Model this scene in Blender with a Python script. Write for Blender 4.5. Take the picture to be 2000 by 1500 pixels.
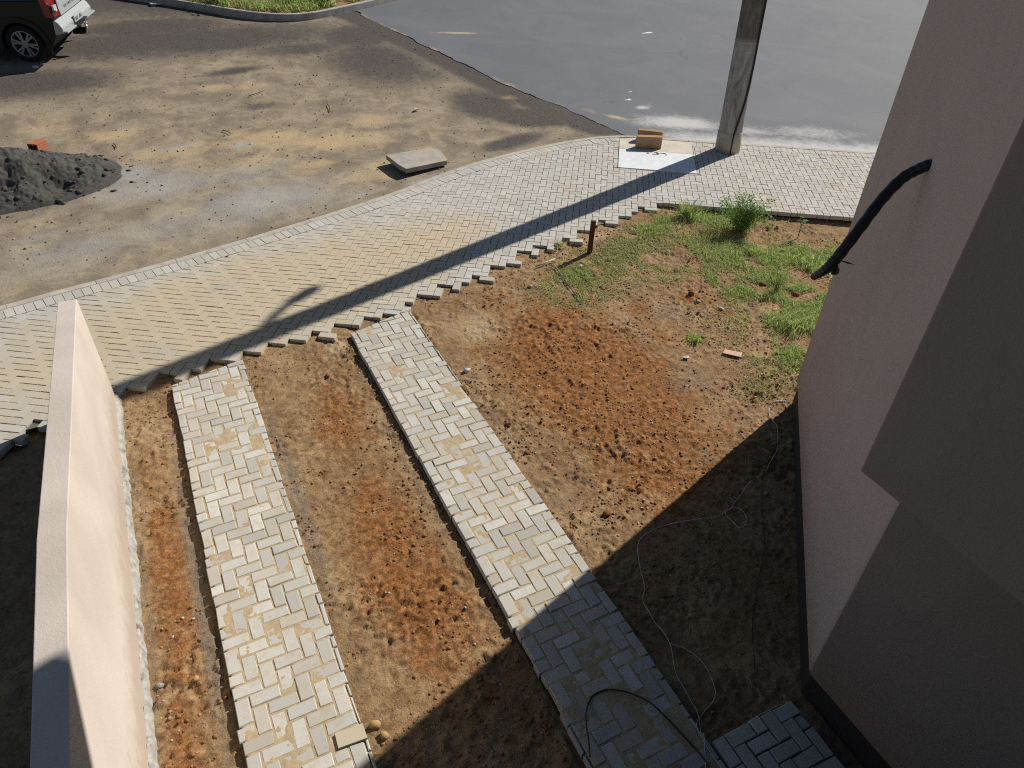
import bpy, bmesh, math, random
import numpy as np
from mathutils import Matrix, Vector

for o in list(bpy.data.objects): bpy.data.objects.remove(o)
scene = bpy.context.scene
C = scene.collection
R = math.radians
random.seed(7); rng = np.random.default_rng(7)

# ------------------------------------------------------------------ camera
cam_data = bpy.data.cameras.new('camera'); cam = bpy.data.objects.new('camera', cam_data); C.objects.link(cam)
scene.camera = cam
PITCH, ROLL, YAW = R(37.93), R(2.18), R(27.58)
F = Vector((math.sin(YAW)*math.cos(PITCH), math.cos(YAW)*math.cos(PITCH), -math.sin(PITCH)))
r0 = Vector((math.cos(YAW), -math.sin(YAW), 0)); u0 = r0.cross(F)
rr = r0*math.cos(ROLL)+u0*math.sin(ROLL); uu = u0*math.cos(ROLL)-r0*math.sin(ROLL)
M = Matrix(((rr.x, uu.x, -F.x, 0), (rr.y, uu.y, -F.y, 0), (rr.z, uu.z, -F.z, 4.72), (0, 0, 0, 1)))
cam.matrix_world = M
cam_data.sensor_width = 36.0; cam_data.lens = 1392.66/2000*36; cam_data.clip_start = 0.05; cam_data.clip_end = 1000

# ------------------------------------------------------------------ sky, sun, exposure
SUN_EL, SUN_AZ = R(36.5), R(18.0)           # azimuth from +X towards +Y
world = bpy.data.worlds.new('World'); scene.world = world; world.use_nodes = True
wn = world.node_tree.nodes; wl = world.node_tree.links
sky = wn.new('ShaderNodeTexSky'); sky.sky_type = 'NISHITA'; sky.sun_disc = False
sky.sun_elevation = SUN_EL; sky.sun_rotation = R(90)-SUN_AZ; sky.air_density = 1.0; sky.dust_density = 0.4; sky.ozone_density = 1.5
wl.new(sky.outputs[0], wn['Background'].inputs[0]); wn['Background'].inputs[1].default_value = 0.05
sun_data = bpy.data.lights.new('sun', 'SUN'); sun_data.energy = 5.0; sun_data.angle = R(0.53); sun_data.color = (1.0, 0.955, 0.89)
sun = bpy.data.objects.new('sun', sun_data); C.objects.link(sun)
S = Vector((math.cos(SUN_EL)*math.cos(SUN_AZ), math.cos(SUN_EL)*math.sin(SUN_AZ), math.sin(SUN_EL)))
sun.rotation_euler = S.to_track_quat('Z', 'Y').to_euler(); sun.location = (10, 5, 20)
scene.view_settings.view_transform = 'Standard'; scene.view_settings.look = 'None'
scene.view_settings.exposure = 0.12; scene.view_settings.gamma = 1.0; scene.view_settings.use_curve_mapping = False
try:
    scene.cycles.use_denoising = False; scene.cycles.use_adaptive_sampling = False; scene.cycles.filter_width = 1.1; scene.cycles.max_bounces = 4; scene.cycles.diffuse_bounces = 1; scene.cycles.glossy_bounces = 2
except Exception: pass

# ------------------------------------------------------------------ helpers
def vnoise(x, y, s, seed=0):
    x = np.asarray(x, float)/s+1000.37*(seed % 7+1); y = np.asarray(y, float)/s+733.11*(seed % 5+1)
    xi = np.floor(x).astype(np.int64); yi = np.floor(y).astype(np.int64); fx = x-xi; fy = y-yi
    fx = fx*fx*(3-2*fx); fy = fy*fy*(3-2*fy)
    def h(a, b):
        n = (a*374761393+b*668265263+seed*974711+1013) & 0x7fffffff
        n = ((n ^ (n >> 13))*1274126177) & 0x7fffffff
        n = ((n ^ (n >> 16))*2246822519) & 0x7fffffff
        return (n & 0xffff)/65535.0
    return (h(xi, yi)*(1-fx)+h(xi+1, yi)*fx)*(1-fy)+(h(xi, yi+1)*(1-fx)+h(xi+1, yi+1)*fx)*fy
def fbm(x, y, s, seed=0, oct=4, g=0.5):
    a = 1.0; t = 0; n = 0
    for k in range(oct):
        t = t+a*vnoise(x, y, s/2**k, seed+k*11); n += a; a *= g
    return t/n
def sstep(a, b, x):
    t = np.clip((x-a)/(b-a), 0, 1); return t*t*(3-2*t)
def blob(X, Y, lst):
    m = np.zeros_like(X)
    for (cx, cy, rx, ry, rot, st) in lst:
        c, s = math.cos(R(rot)), math.sin(R(rot)); dx = X-cx; dy = Y-cy
        d = np.sqrt(((dx*c+dy*s)/rx)**2+((-dx*s+dy*c)/ry)**2)
        m = np.maximum(m, st*np.exp(-d*d*1.1))
    return m
def mesh_np(name, V, Fc, mat=None, smooth=False, attrs=None, colattr=None):
    me = bpy.data.meshes.new(name); V = np.asarray(V, np.float32)
    if isinstance(Fc, np.ndarray):
        n, k = Fc.shape
        me.vertices.add(len(V)); me.vertices.foreach_set('co', V.ravel())
        me.loops.add(n*k); me.loops.foreach_set('vertex_index', Fc.astype(np.int32).ravel())
        me.polygons.add(n); me.polygons.foreach_set('loop_start', np.arange(0, n*k, k, dtype=np.int32))
        try: me.polygons.foreach_set('loop_total', np.full(n, k, np.int32))
        except Exception: pass
        me.update(calc_edges=True)
    else:
        me.from_pydata([tuple(map(float, v)) for v in V], [], Fc); me.update()
    if smooth: me.polygons.foreach_set('use_smooth', np.ones(len(me.polygons), bool))
    for k, v in (attrs or {}).items():
        a = me.attributes.new(k, 'FLOAT', 'POINT'); a.data.foreach_set('value', np.asarray(v, np.float32))
    if colattr is not None:
        a = me.color_attributes.new('mask', 'FLOAT_COLOR', 'POINT'); a.data.foreach_set('color', np.asarray(colattr, np.float32).ravel())
    if mat: me.materials.append(mat)
    return me
def link(name, me, parent=None, loc=None, **props):
    o = bpy.data.objects.new(name, me); C.objects.link(o)
    if loc is not None: o.location = loc
    if parent: o.parent = parent
    for k, v in props.items(): o[k] = v
    return o
def thing(name, label, cat, loc=(0, 0, 0), group=None):
    o = bpy.data.objects.new(name, None); C.objects.link(o); o.location = loc; o.empty_display_size = 0.1
    o['label'] = label; o['category'] = cat
    if group: o['group'] = group
    return o
def grid(x0, x1, y0, y1, nx, ny):
    X, Y = np.meshgrid(np.linspace(x0, x1, nx), np.linspace(y0, y1, ny)); i = np.arange(nx*ny).reshape(ny, nx)
    Fc = np.stack([i[:-1, :-1], i[:-1, 1:], i[1:, 1:], i[1:, :-1]], -1).reshape(-1, 4)
    return X.ravel(), Y.ravel(), Fc
class MB:
    def __init__(s): s.v = []; s.f = []
    def add(s, v, f):
        b = len(s.v); s.v += [tuple(p) for p in v]; s.f += [tuple(b+i for i in q) for q in f]; return s
    def box(s, lo, hi, m=None):
        x0, y0, z0 = lo; x1, y1, z1 = hi
        v = [Vector(p) for p in ((x0, y0, z0), (x1, y0, z0), (x1, y1, z0), (x0, y1, z0), (x0, y0, z1), (x1, y0, z1), (x1, y1, z1), (x0, y1, z1))]
        if m is not None: v = [m @ p for p in v]
        return s.add(v, [(0, 3, 2, 1), (4, 5, 6, 7), (0, 1, 5, 4), (1, 2, 6, 5), (2, 3, 7, 6), (3, 0, 4, 7)])
    def prism(s, poly, z0, z1, m=None):
        n = len(poly); v = [Vector((p[0], p[1], z0)) for p in poly]+[Vector((p[0], p[1], z1)) for p in poly]
        if m is not None: v = [m @ p for p in v]
        return s.add(v, [tuple(range(n))[::-1], tuple(range(n, 2*n))]+[(i, (i+1) % n, n+(i+1) % n, n+i) for i in range(n)])
    def tube(s, pts, rad, n=8, cap=True):
        pts = [Vector(p) for p in pts]; k = len(pts); rad = [rad]*k if not hasattr(rad, '__len__') else rad
        v = []; prev = None
        for i, p in enumerate(pts):
            t = (pts[min(i+1, k-1)]-pts[max(i-1, 0)]).normalized()
            a = prev if prev is not None else (Vector((0, 0, 1)) if abs(t.z) < .9 else Vector((1, 0, 0)))
            a = (a-t*a.dot(t)); a = a.normalized() if a.length > 1e-6 else t.orthogonal().normalized(); b = t.cross(a); prev = a
            for j in range(n):
                q = 2*math.pi*j/n; v.append(p+(a*math.cos(q)+b*math.sin(q))*rad[i])
        f = [(i*n+j, i*n+(j+1) % n, (i+1)*n+(j+1) % n, (i+1)*n+j) for i in range(k-1) for j in range(n)]
        if cap: f += [tuple(range(n))[::-1], tuple((k-1)*n+j for j in range(n))]
        return s.add(v, f)
    def build(s, name, mat, parent=None, smooth=False, bevel=0, loc=None, seg=2, **props):
        me = bpy.data.meshes.new(name); off = Vector(loc) if loc is not None else Vector()
        me.from_pydata([tuple(Vector(p)-off) for p in s.v], [], s.f); me.materials.append(mat)
        bm = bmesh.new(); bm.from_mesh(me); bmesh.ops.recalc_face_normals(bm, faces=bm.faces)
        if bevel: bmesh.ops.bevel(bm, geom=[e for e in bm.edges if e.is_manifold and e.calc_face_angle(0) > .5], offset=bevel, segments=seg, affect='EDGES', profile=.5)
        bm.to_mesh(me); bm.free()
        if smooth: me.polygons.foreach_set('use_smooth', np.ones(len(me.polygons), bool))
        return link(name, me, parent, loc, **props)
def spline(pts, n=8):
    P = [np.array(p, float) for p in pts]; P = [2*P[0]-P[1]]+P+[2*P[-1]-P[-2]]; out = []
    for i in range(1, len(P)-2):
        for t in np.linspace(0, 1, n, endpoint=False):
            a, b, c, d = P[i-1:i+3]
            out.append(.5*((2*b)+(c-a)*t+(2*a-5*b+4*c-d)*t*t+(3*b-a-3*c+d)*t**3))
    out.append(P[-2]); return out

# ------------------------------------------------------------------ materials
def nodes(name):
    m = bpy.data.materials.new(name); m.use_nodes = True; t = m.node_tree; return m, t, t.nodes['Principled BSDF']
class NT:
    def __init__(s, name, rough=.85, spec=.3):
        s.m, s.t, s.b = nodes(name); s.b.inputs['Roughness'].default_value = rough; s.b.inputs['Specular IOR Level'].default_value = spec
        s.pos = s.t.nodes.new('ShaderNodeNewGeometry').outputs['Position']
    def n(s, ty, **kw):
        x = s.t.nodes.new(ty)
        for k, v in kw.items(): setattr(x, k, v)
        return x
    def l(s, a, b): s.t.links.new(a, b)
    def put(s, sock, v):
        if hasattr(v, 'is_linked') or isinstance(v, bpy.types.NodeSocket): s.l(v, sock)
        else: sock.default_value = v
    def noise(s, sc, det=4, rough=.6, dist=0, vec=None, lo=0, hi=1):
        x = s.n('ShaderNodeTexNoise'); s.l(vec or s.pos, x.inputs['Vector']); x.inputs['Scale'].default_value = sc
        x.inputs['Detail'].default_value = det; x.inputs['Roughness'].default_value = rough; x.inputs['Distortion'].default_value = dist
        return s.rng(x.outputs['Fac'], lo, hi) if (lo, hi) != (0, 1) else x.outputs['Fac']
    def rng(s, v, a, b, c=0, d=1):
        x = s.n('ShaderNodeMapRange', interpolation_type='SMOOTHSTEP'); s.put(x.inputs[0], v)
        for i, q in enumerate((a, b, c, d)): x.inputs[i+1].default_value = q
        return x.outputs[0]
    def mix(s, f, a, b, mode='MIX'):
        x = s.n('ShaderNodeMix', data_type='RGBA', blend_type=mode); s.put(x.inputs[0], f)
        for k, v in ((6, a), (7, b)): s.put(x.inputs[k], v if not isinstance(v, tuple) else (*v, 1)[:4])
        return x.outputs[2]
    def math(s, op, a, b=0.0):
        x = s.n('ShaderNodeMath', operation=op, use_clamp=False); s.put(x.inputs[0], a); s.put(x.inputs[1], b); return x.outputs[0]
    def attr(s, name): return s.n('ShaderNodeAttribute', attribute_name=name)
    def vor(s, sc, feat='F1'):
        x = s.n('ShaderNodeTexVoronoi', feature=feat); s.l(s.pos, x.inputs['Vector']); x.inputs['Scale'].default_value = sc; return x.outputs['Distance']
    def mapped(s, loc=(0, 0, 0), rot=0, scale=(1, 1, 1)):
        x = s.n('ShaderNodeMapping', vector_type='TEXTURE'); s.l(s.pos, x.inputs[0]); x.inputs[1].default_value = loc
        x.inputs[2].default_value = (0, 0, rot); x.inputs[3].default_value = scale; return x.outputs[0]
    def ell(s, cx, cy, rx, ry, rot=0):
        v = s.mapped((cx, cy, 0), R(rot), (rx, ry, 1000)); x = s.n('ShaderNodeVectorMath', operation='LENGTH'); s.l(v, x.inputs[0]); return x.outputs['Value']
    def bump(s, h, st=.3, d=.01):
        x = s.n('ShaderNodeBump'); x.inputs['Strength'].default_value = st; x.inputs['Distance'].default_value = d; s.l(h, x.inputs['Height']); s.l(x.outputs[0], s.b.inputs['Normal'])
    def out(s, col, rough=None):
        s.put(s.b.inputs['Base Color'], (*col, 1) if isinstance(col, tuple) else col)
        if rough is not None: s.put(s.b.inputs['Roughness'], rough)
        return s.m

def simple(name, col, rough=.6, spec=.4, metal=0, var=.15, sc=12, bump=0):
    a = NT(name, rough, spec); a.b.inputs['Metallic'].default_value = metal
    c = a.mix(a.noise(sc, 5), tuple(q*(1-var) for q in col), tuple(min(1, q*(1+var)) for q in col))
    if bump: a.bump(a.noise(sc*6, 4), bump, .004)
    return a.out(c)

def m_soil():
    a = NT('soil', .95, .12); at = a.attr('mask'); sp = a.n('ShaderNodeSeparateColor'); a.l(at.outputs['Color'], sp.inputs[0])
    red, sand, grey = sp.outputs
    n1 = a.noise(1.6, 6, .65, .5); n2 = a.noise(8, 6, .75, .6); n5 = a.noise(20, 5, .75, .4); n3 = a.noise(42, 4, .75); n4 = a.noise(110, 3, .7)
    base = a.mix(a.rng(n1, .35, .65), (.305, .188, .092), (.42, .285, .15))
    base = a.mix(a.rng(n2, .44, .62, 0, .85), base, (.225, .128, .062))
    base = a.mix(a.rng(a.noise(3.6, 6, .7, .8), .50, .66, 0, .6), base, (.24, .165, .10))
    n6 = a.noise(2.6, 9, .82, .7); n7 = a.noise(5.5, 8, .8, 1.2)
    rf = a.rng(a.math('ADD', a.math('MULTIPLY', red, .62), a.math('ADD', a.math('MULTIPLY', n6, .95), a.math('MULTIPLY', a.math('ADD', n2, n5), .42))), 1.10, 1.42)
    base = a.mix(a.math('MULTIPLY', rf, .95), base, a.mix(a.rng(n5, .38, .62), (.375, .165, .050), (.175, .068, .022)))
    sf = a.rng(a.math('ADD', a.math('MULTIPLY', sand, .8), a.math('ADD', a.math('MULTIPLY', n2, .55), a.math('MULTIPLY', n5, .5))), .82, 1.2)
    base = a.mix(a.math('MULTIPLY', sf, .85), base, (.52, .39, .235))
    gf = a.rng(a.math('ADD', a.math('MULTIPLY', grey, .8), a.math('ADD', a.math('MULTIPLY', n2, .55), a.math('MULTIPLY', n5, .5))), .82, 1.2)
    base = a.mix(a.math('MULTIPLY', gf, .9), base, (.225, .19, .142))
    base = a.mix(a.rng(n5, .54, .68, 0, .75), base, (.115, .060, .028)); base = a.mix(a.rng(n5, .44, .30, 0, .5), base, (.50, .36, .20))
    base = a.mix(a.rng(n3, .55, .70, 0, .5), base, (.085, .045, .022)); base = a.mix(a.rng(n3, .42, .28, 0, .5), base, (.52, .385, .235))
    base = a.mix(a.rng(n4, .60, .75, 0, .6), base, (.07, .04, .022))
    base = a.mix(a.rng(a.noise(60, 2, .5), .70, .76, 0, .85), base, (.54, .49, .43))
    base = a.mix(a.rng(n7, .57, .66, 0, .55), base, (.47, .345, .205)); base = a.mix(a.rng(n7, .43, .36, 0, .55), base, (.15, .082, .040))
    a.bump(a.math('ADD', a.math('MULTIPLY', n4, .5), a.math('ADD', n3, n5)), .7, .018)
    return a.out(base)
def m_clod():
    a = NT('clod', .95, .12); t = a.attr('tint').outputs['Fac']; n = a.noise(60, 4)
    c = a.mix(a.rng(t, .0, .5), (.235, .10, .034), (.31, .17, .075)); c = a.mix(a.rng(t, .55, .85), c, (.40, .29, .17)); c = a.mix(a.rng(t, .9, .97), c, (.5, .46, .4))
    c = a.mix(a.rng(n, .45, .7, 0, .4), c, (.14, .075, .035)); a.bump(n, .6, .01); return a.out(c)
def m_clod2():
    a = NT('road_grit', .95, .12); t = a.attr('tint').outputs['Fac']; c = a.mix(a.rng(t, 0, .5), (.10, .082, .064), (.20, .155, .11)); c = a.mix(a.rng(t, .55, .95), c, (.42, .39, .35)); return a.out(c)
def paver_nodes(name, base, warm, sandmode):
    a = NT(name, .9, .25); t = a.attr('tint').outputs['Fac']
    n1 = a.noise(2.2, 5, .6, .4); n2 = a.noise(16, 6, .65, .3); n3 = a.noise(120, 3, .7)
    c = a.mix(t, tuple(q*(.80 if sandmode else .88) for q in base), tuple(min(.9, q*(1.2 if sandmode else 1.09)) for q in base))
    c = a.mix(a.rng(a.attr('warm').outputs['Fac'], 0, 1, 0, .4 if sandmode else .35), c, tuple(q*k for q, k in zip(base, (.98, .86, .70))))
    if sandmode == 0:       # pavement: warm dust drifted over the middle of the pavement
        e = a.math('ADD', a.ell(.7, 8.25, 3.6, 1.25, 14), a.math('MULTIPLY', n1, .9))
        c = a.mix(a.rng(e, 1.75, 1.0, 0, .82), c, warm)
        e2 = a.math('ADD', a.ell(3.4, 8.9, 1.1, .5, 20), a.math('MULTIPLY', n2, .8))
        c = a.mix(a.rng(e2, 1.5, .9, 0, .3), c, (.54, .40, .24))
        c = a.mix(a.rng(a.noise(1.3, 4, .6, .6), .60, .75, 0, .4), c, (.52, .36, .2))
        c = a.mix(a.rng(a.noise(.9, 3), .58, .7, 0, .25), c, (.36, .34, .31))
    else:                   # driveway strips: building sand smeared over the blocks
        c = a.mix(a.rng(a.noise(11, 6, .7, .6), .42, .74, 0, .62), c, warm)
        c = a.mix(a.rng(a.noise(3.0, 6, .7, .5), .54, .70, 0, .45), c, tuple(q*.92 for q in warm))
        c = a.mix(a.rng(a.noise(22, 4, .6), .62, .72, 0, .45), c, (.36, .29, .2))
    c = a.mix(a.rng(n2, .55, .8, 0, .35), c, tuple(q*.62 for q in base))
    c = a.mix(a.rng(n3, .58, .8, 0, .35), c, tuple(q*.55 for q in base))
    a.bump(a.math('ADD', n3, a.math('MULTIPLY', n2, .6)), .5, .004)
    return a.out(c)
def m_sand(name, c1, c2, dark):
    a = NT(name, .95, .1); n = a.noise(14, 6, .7); n3 = a.noise(130, 3, .7)
    c = a.mix(a.rng(n, .35, .7), c1, c2); c = a.mix(a.rng(n3, .58, .75, 0, .6), c, dark); a.bump(n3, .7, .006); return a.out(c)
def m_lot():
    a = NT('dirt_road', .92, .2); at = a.attr('mask'); sp = a.n('ShaderNodeSeparateColor'); a.l(at.outputs['Color'], sp.inputs[0])
    sand, pale, dark = sp.outputs
    n0 = a.noise(.5, 5, .6, .4); n1 = a.noise(1.5, 7, .72, .3); n2 = a.noise(6, 7, .75, .3); n3 = a.noise(28, 5, .75); n4 = a.noise(110, 3, .7)
    base = a.mix(a.rng(n1, .36, .66), (.225, .18, .128), (.40, .325, .22))
    base = a.mix(a.rng(n2, .52, .72, 0, .6), base, (.16, .125, .09))
    d = a.rng(a.math('ADD', dark, a.math('MULTIPLY', a.math('ADD', n1, n2), .42)), .62, 1.0)
    base = a.mix(d, base, a.mix(a.rng(n3, .4, .65), (.062, .057, .053), (.14, .115, .092)))
    s = a.rng(a.math('ADD', a.math('MULTIPLY', sand, .62), a.math('ADD', a.math('MULTIPLY', n1, .75), a.math('MULTIPLY', a.math('ADD', n2, n3), .40))), .92, 1.32)
    base = a.mix(a.math('MULTIPLY', s, .82), base, a.mix(a.rng(n2, .4, .7), (.57, .42, .23), (.46, .345, .20)))
    p = a.rng(a.math('ADD', a.math('MULTIPLY', pale, .62), a.math('ADD', a.math('MULTIPLY', n0, .45), a.math('MULTIPLY', a.math('ADD', n2, n3), .50))), .92, 1.28)
    base = a.mix(a.math('MULTIPLY', p, .75), base, a.mix(a.rng(n2, .4, .7), (.45, .44, .405), (.34, .335, .32)))
    base = a.mix(a.rng(n4, .54, .72, 0, .75), base, (.06, .05, .04)); base = a.mix(a.rng(n3, .56, .70, 0, .65), base, (.085, .07, .055)); base = a.mix(a.rng(a.noise(55, 4, .75), .60, .70, 0, .8), base, (.05, .043, .036))
    a.bump(a.math('ADD', n3, a.math('MULTIPLY', n4, .5)), .8, .012)
    return a.out(base)
def m_asphalt():
    a = NT('asphalt', .82, .35); n1 = a.noise(.55, 5, .6, .8); n2 = a.noise(3.5, 6, .65, .4); n3 = a.noise(240, 2, .7); nv = a.vor(120)
    at = a.attr('mask'); sp = a.n('ShaderNodeSeparateColor'); a.l(at.outputs['Color'], sp.inputs[0]); sand, pale, white = sp.outputs
    c = a.mix(a.rng(n1, .35, .65), (.128, .134, .144), (.152, .157, .166)); c = a.mix(a.rng(n2, .5, .75, 0, .2), c, (.2, .195, .185))
    v = a.mapped((0, 0, 0), R(-33), (4.0, .35, 1)); c = a.mix(a.rng(a.noise(.9, 4, .6, .3, v), .5, .72, 0, .2), c, (.115, .118, .125))
    c = a.mix(a.rng(a.noise(26, 5, .75), .50, .68, 0, .45), c, (.085, .086, .088)); c = a.mix(a.rng(a.noise(38, 4, .7), .60, .72, 0, .5), c, (.26, .255, .245))
    ck = a.n('ShaderNodeTexVoronoi', feature='DISTANCE_TO_EDGE'); wv = a.n('ShaderNodeVectorMath', operation='MULTIPLY_ADD'); nz = a.n('ShaderNodeTexNoise'); nz.inputs['Scale'].default_value = 2.5; nz.inputs['Detail'].default_value = 5; a.l(a.pos, nz.inputs['Vector']); a.l(nz.outputs['Color'], wv.inputs[0]); wv.inputs[1].default_value = (.9, .9, 0); a.l(a.pos, wv.inputs[2]); a.l(wv.outputs[0], ck.inputs['Vector']); ck.inputs['Scale'].default_value = .42
    c = a.mix(a.math('MULTIPLY', a.rng(ck.outputs['Distance'], .010, .003), a.rng(a.noise(.35, 3), .55, .66, 0, .35)), c, (.075, .075, .075))
    c = a.mix(a.rng(n3, .55, .75, 0, .5), c, (.06, .06, .062)); c = a.mix(a.rng(nv, .18, .05, 0, .5), c, (.28, .275, .265))
    c = a.mix(a.rng(a.math('ADD', a.math('MULTIPLY', sand, .8), a.math('MULTIPLY', a.math('ADD', n2, a.noise(9, 5, .7)), .45)), .75, 1.15, 0, .85), c, (.50, .39, .23))
    c = a.mix(a.rng(a.math('ADD', a.math('MULTIPLY', pale, .75), a.math('MULTIPLY', a.math('ADD', n2, a.noise(12, 5, .7)), .5)), .62, 1.15, 0, .9), c, (.53, .52, .49))
    c = a.mix(a.rng(a.math('ADD', white, a.math('MULTIPLY', a.noise(9, 4, .6), .7)), .95, 1.08), c, (.75, .75, .76))
    a.bump(a.math('ADD', nv, n3), .35, .005); return a.out(c)
def m_stucco(name, col, blot=.07):
    a = NT(name, .9, .2); n1 = a.noise(.9, 5, .55, .5); n2 = a.noise(90, 4, .6); n3 = a.noise(5, 5, .6)
    st = a.mapped((0, 0, 0), 0, (.35, .35, 2.2)); n4 = a.noise(3.2, 4, .6, .2, st)
    c = a.mix(a.rng(n1, .3, .7), tuple(q*(1-blot) for q in col), tuple(q*(1+blot) for q in col)); c = a.mix(a.rng(n3, .55, .8, 0, .22), c, tuple(q*.8 for q in col))
    c = a.mix(a.rng(n4, .58, .75, 0, .22), c, tuple(q*k for q, k in zip(col, (.84, .84, .86))))
    sz = a.n('ShaderNodeSeparateXYZ'); a.l(a.pos, sz.inputs[0]); c = a.mix(a.rng(a.math('ADD', sz.outputs[2], a.math('MULTIPLY', a.noise(7, 6, .7), .7)), .92, .48, 0, .45), c, (.30, .20, .12))
    ln = a.mapped((0, 0, 0), 0, (1, 1, .12)); c = a.mix(a.rng(a.noise(6, 5, .6, .4, ln), .60, .74, 0, .16), c, tuple(q*1.22 for q in col))
    a.bump(a.math('ADD', n2, a.math('ADD', a.math('MULTIPLY', n3, 1.2), a.noise(28, 4, .6))), .35, .006); return a.out(c)
def m_concrete(name, c1, c2, stain, sc=6, st=.6):
    a = NT(name, .9, .2); n1 = a.noise(sc, 6, .65, .5); n2 = a.noise(sc*14, 3, .7)
    c = a.mix(a.rng(n1, .35, .65), c1, c2); c = a.mix(a.rng(a.noise(sc*.45, 5, .65, .8), .52, .70, 0, st), c, stain); c = a.mix(a.rng(n2, .6, .8, 0, .4), c, stain)
    a.bump(a.math('ADD', n2, n1), .5, .006); return a.out(c)
def m_pole():
    a = NT('pole_concrete', .9, .2); v = a.mapped((0, 0, 0), 0, (.5, .5, 2.0)); n1 = a.noise(5, 6, .65, .6, v); n2 = a.noise(70, 3, .7); n3 = a.noise(2.2, 5, .6, .8, v)
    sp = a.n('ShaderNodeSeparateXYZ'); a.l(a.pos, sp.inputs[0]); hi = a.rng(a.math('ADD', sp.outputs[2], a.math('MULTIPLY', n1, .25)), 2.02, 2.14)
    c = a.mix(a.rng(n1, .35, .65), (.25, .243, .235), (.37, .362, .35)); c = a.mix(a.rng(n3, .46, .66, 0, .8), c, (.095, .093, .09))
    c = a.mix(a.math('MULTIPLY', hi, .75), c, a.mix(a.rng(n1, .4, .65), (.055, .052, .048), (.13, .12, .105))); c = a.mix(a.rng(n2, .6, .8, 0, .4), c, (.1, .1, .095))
    a.bump(a.math('ADD', n2, n1), .5, .006); return a.out(c)
def m_leaf(name, c1, c2, c3=None):
    a = NT(name, .6, .25); t = a.attr('tint').outputs['Fac']; c = a.mix(t, c1, c2)
    if c3: c = a.mix(a.rng(t, .8, .95), c, c3)
    a.out(c); tr = a.n('ShaderNodeBsdfTranslucent'); a.l(c, tr.inputs[0]); mx = a.n('ShaderNodeMixShader'); mx.inputs[0].default_value = .45
    o = a.t.nodes['Material Output']; a.l(a.b.outputs[0], mx.inputs[1]); a.l(tr.outputs[0], mx.inputs[2]); a.l(mx.outputs[0], o.inputs[0]); return a.m
SOIL = m_soil(); CLOD = m_clod(); LOT = m_lot(); ASPH = m_asphalt()
PAVE = paver_nodes('pavement_block', (.49, .468, .415), (.515, .425, .28), 0)
STRIP = paver_nodes('driveway_block', (.505, .495, .45), (.47, .39, .26), 1)
JOINT = m_sand('joint_sand', (.22, .18, .125), (.13, .115, .09), (.07, .06, .05))
DSAND = m_sand('spilled_sand', (.50, .39, .235), (.40, .315, .20), (.26, .20, .13))
STUC = m_stucco('beige_render', (.56, .488, .42), .09); STUC2 = m_stucco('house_render', (.47, .405, .388), .05); TAUPE = m_stucco('taupe_render', (.245, .215, .195), .06)  # last one: darker tone for the upper bay and lower side wall
KERB = m_concrete('kerb_concrete', (.40, .365, .30), (.50, .46, .385), (.28, .235, .17), 5)
POLE = m_pole(); POLEB = m_concrete('pole_sleeve', (.36, .34, .28), (.44, .41, .34), (.25, .23, .19), 4, .4)
SLAB = m_concrete('slab_concrete', (.31, .29, .25), (.41, .385, .33), (.42, .31, .18), 4, .85); PLATE = m_concrete('plate_white', (.66, .68, .69), (.76, .77, .77), (.56, .57, .56), 7, .35)
PLATE2 = m_concrete('plate_beige', (.55, .49, .39), (.63, .585, .50), (.46, .40, .30), 5, .4); FOOT = m_concrete('rough_mortar', (.33, .31, .27), (.46, .44, .395), (.13, .12, .105), 16, .85)
BLACKP = simple('black_plastic', (.012, .013, .017), .45, .4, bump=.2); PLINTH = simple('dark_plinth', (.035, .033, .032), .9)

# ------------------------------------------------------------------ layout curves
def zr(y):
    t = np.maximum(0, np.asarray(y, float)-12.0); t = np.minimum(t, 60); return -0.12+0.09*t*t/(t+1.5)
KERB_IN = [(-14.0, 6.35), (-8.0, 7.8), (-4.5, 8.62), (-2.149, 9.131), (-1.522, 9.272), (-0.101, 9.575), (1.143, 9.905), (2.579, 10.33), (3.45, 10.64), (4.219, 10.98), (5.003, 11.263), (5.804, 11.46), (6.5, 11.58), (7.036, 11.64), (7.55, 11.66), (7.95, 11.62), (8.35, 11.50), (8.7, 11.30), (9.1, 11.02), (9.568, 10.705), (12.256, 9.0), (16.0, 6.55), (24.0, 1.3)]
def offset_poly(P, d):       # to the left of the direction of travel (towards the road)
    P = np.array(P); T = np.gradient(P, axis=0); T /= np.linalg.norm(T, axis=1)[:, None]
    return P+np.stack([-T[:, 1], T[:, 0]], 1)*d
def resample(P, step):
    P = np.array(P); s = np.r_[0, np.cumsum(np.linalg.norm(np.diff(P, axis=0), axis=1))]; q = np.arange(0, s[-1], step)
    return np.stack([np.interp(q, s, P[:, 0]), np.interp(q, s, P[:, 1])], 1)
KIN = resample([p[:2] for p in spline(KERB_IN, 6)], .05)
KOUT = offset_poly(KIN, .12)
LOWX = np.array([-9, -2.0, -1.0, -.64, .3, 1.0, 1.5, 2.33, 2.98, 3.64, 4.43, 5.5, 6.4, 7.25, 8.61, 9.54, 14.0, 20.0])
LOWY = np.array([4.6, 6.50, 6.86, 6.93, 7.06, 7.12, 7.18, 7.30, 7.54, 7.70, 8.0, 8.26, 8.47, 8.60, 7.72, 7.11, 4.17, .25])
def ylow(x): return np.interp(x, LOWX, LOWY)
def side_of_kerb(x, y):      # >0 on the road side of the inner kerb line
    d = (KIN[:, 0]-x)**2+(KIN[:, 1]-y)**2; i = int(np.argmin(d)); i = min(max(i, 1), len(KIN)-2)
    t = KIN[i+1]-KIN[i-1]; t = t/np.linalg.norm(t); n = np.array([-t[1], t[0]]); return float((np.array([x, y])-KIN[i])@n), KIN[i], n
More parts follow.
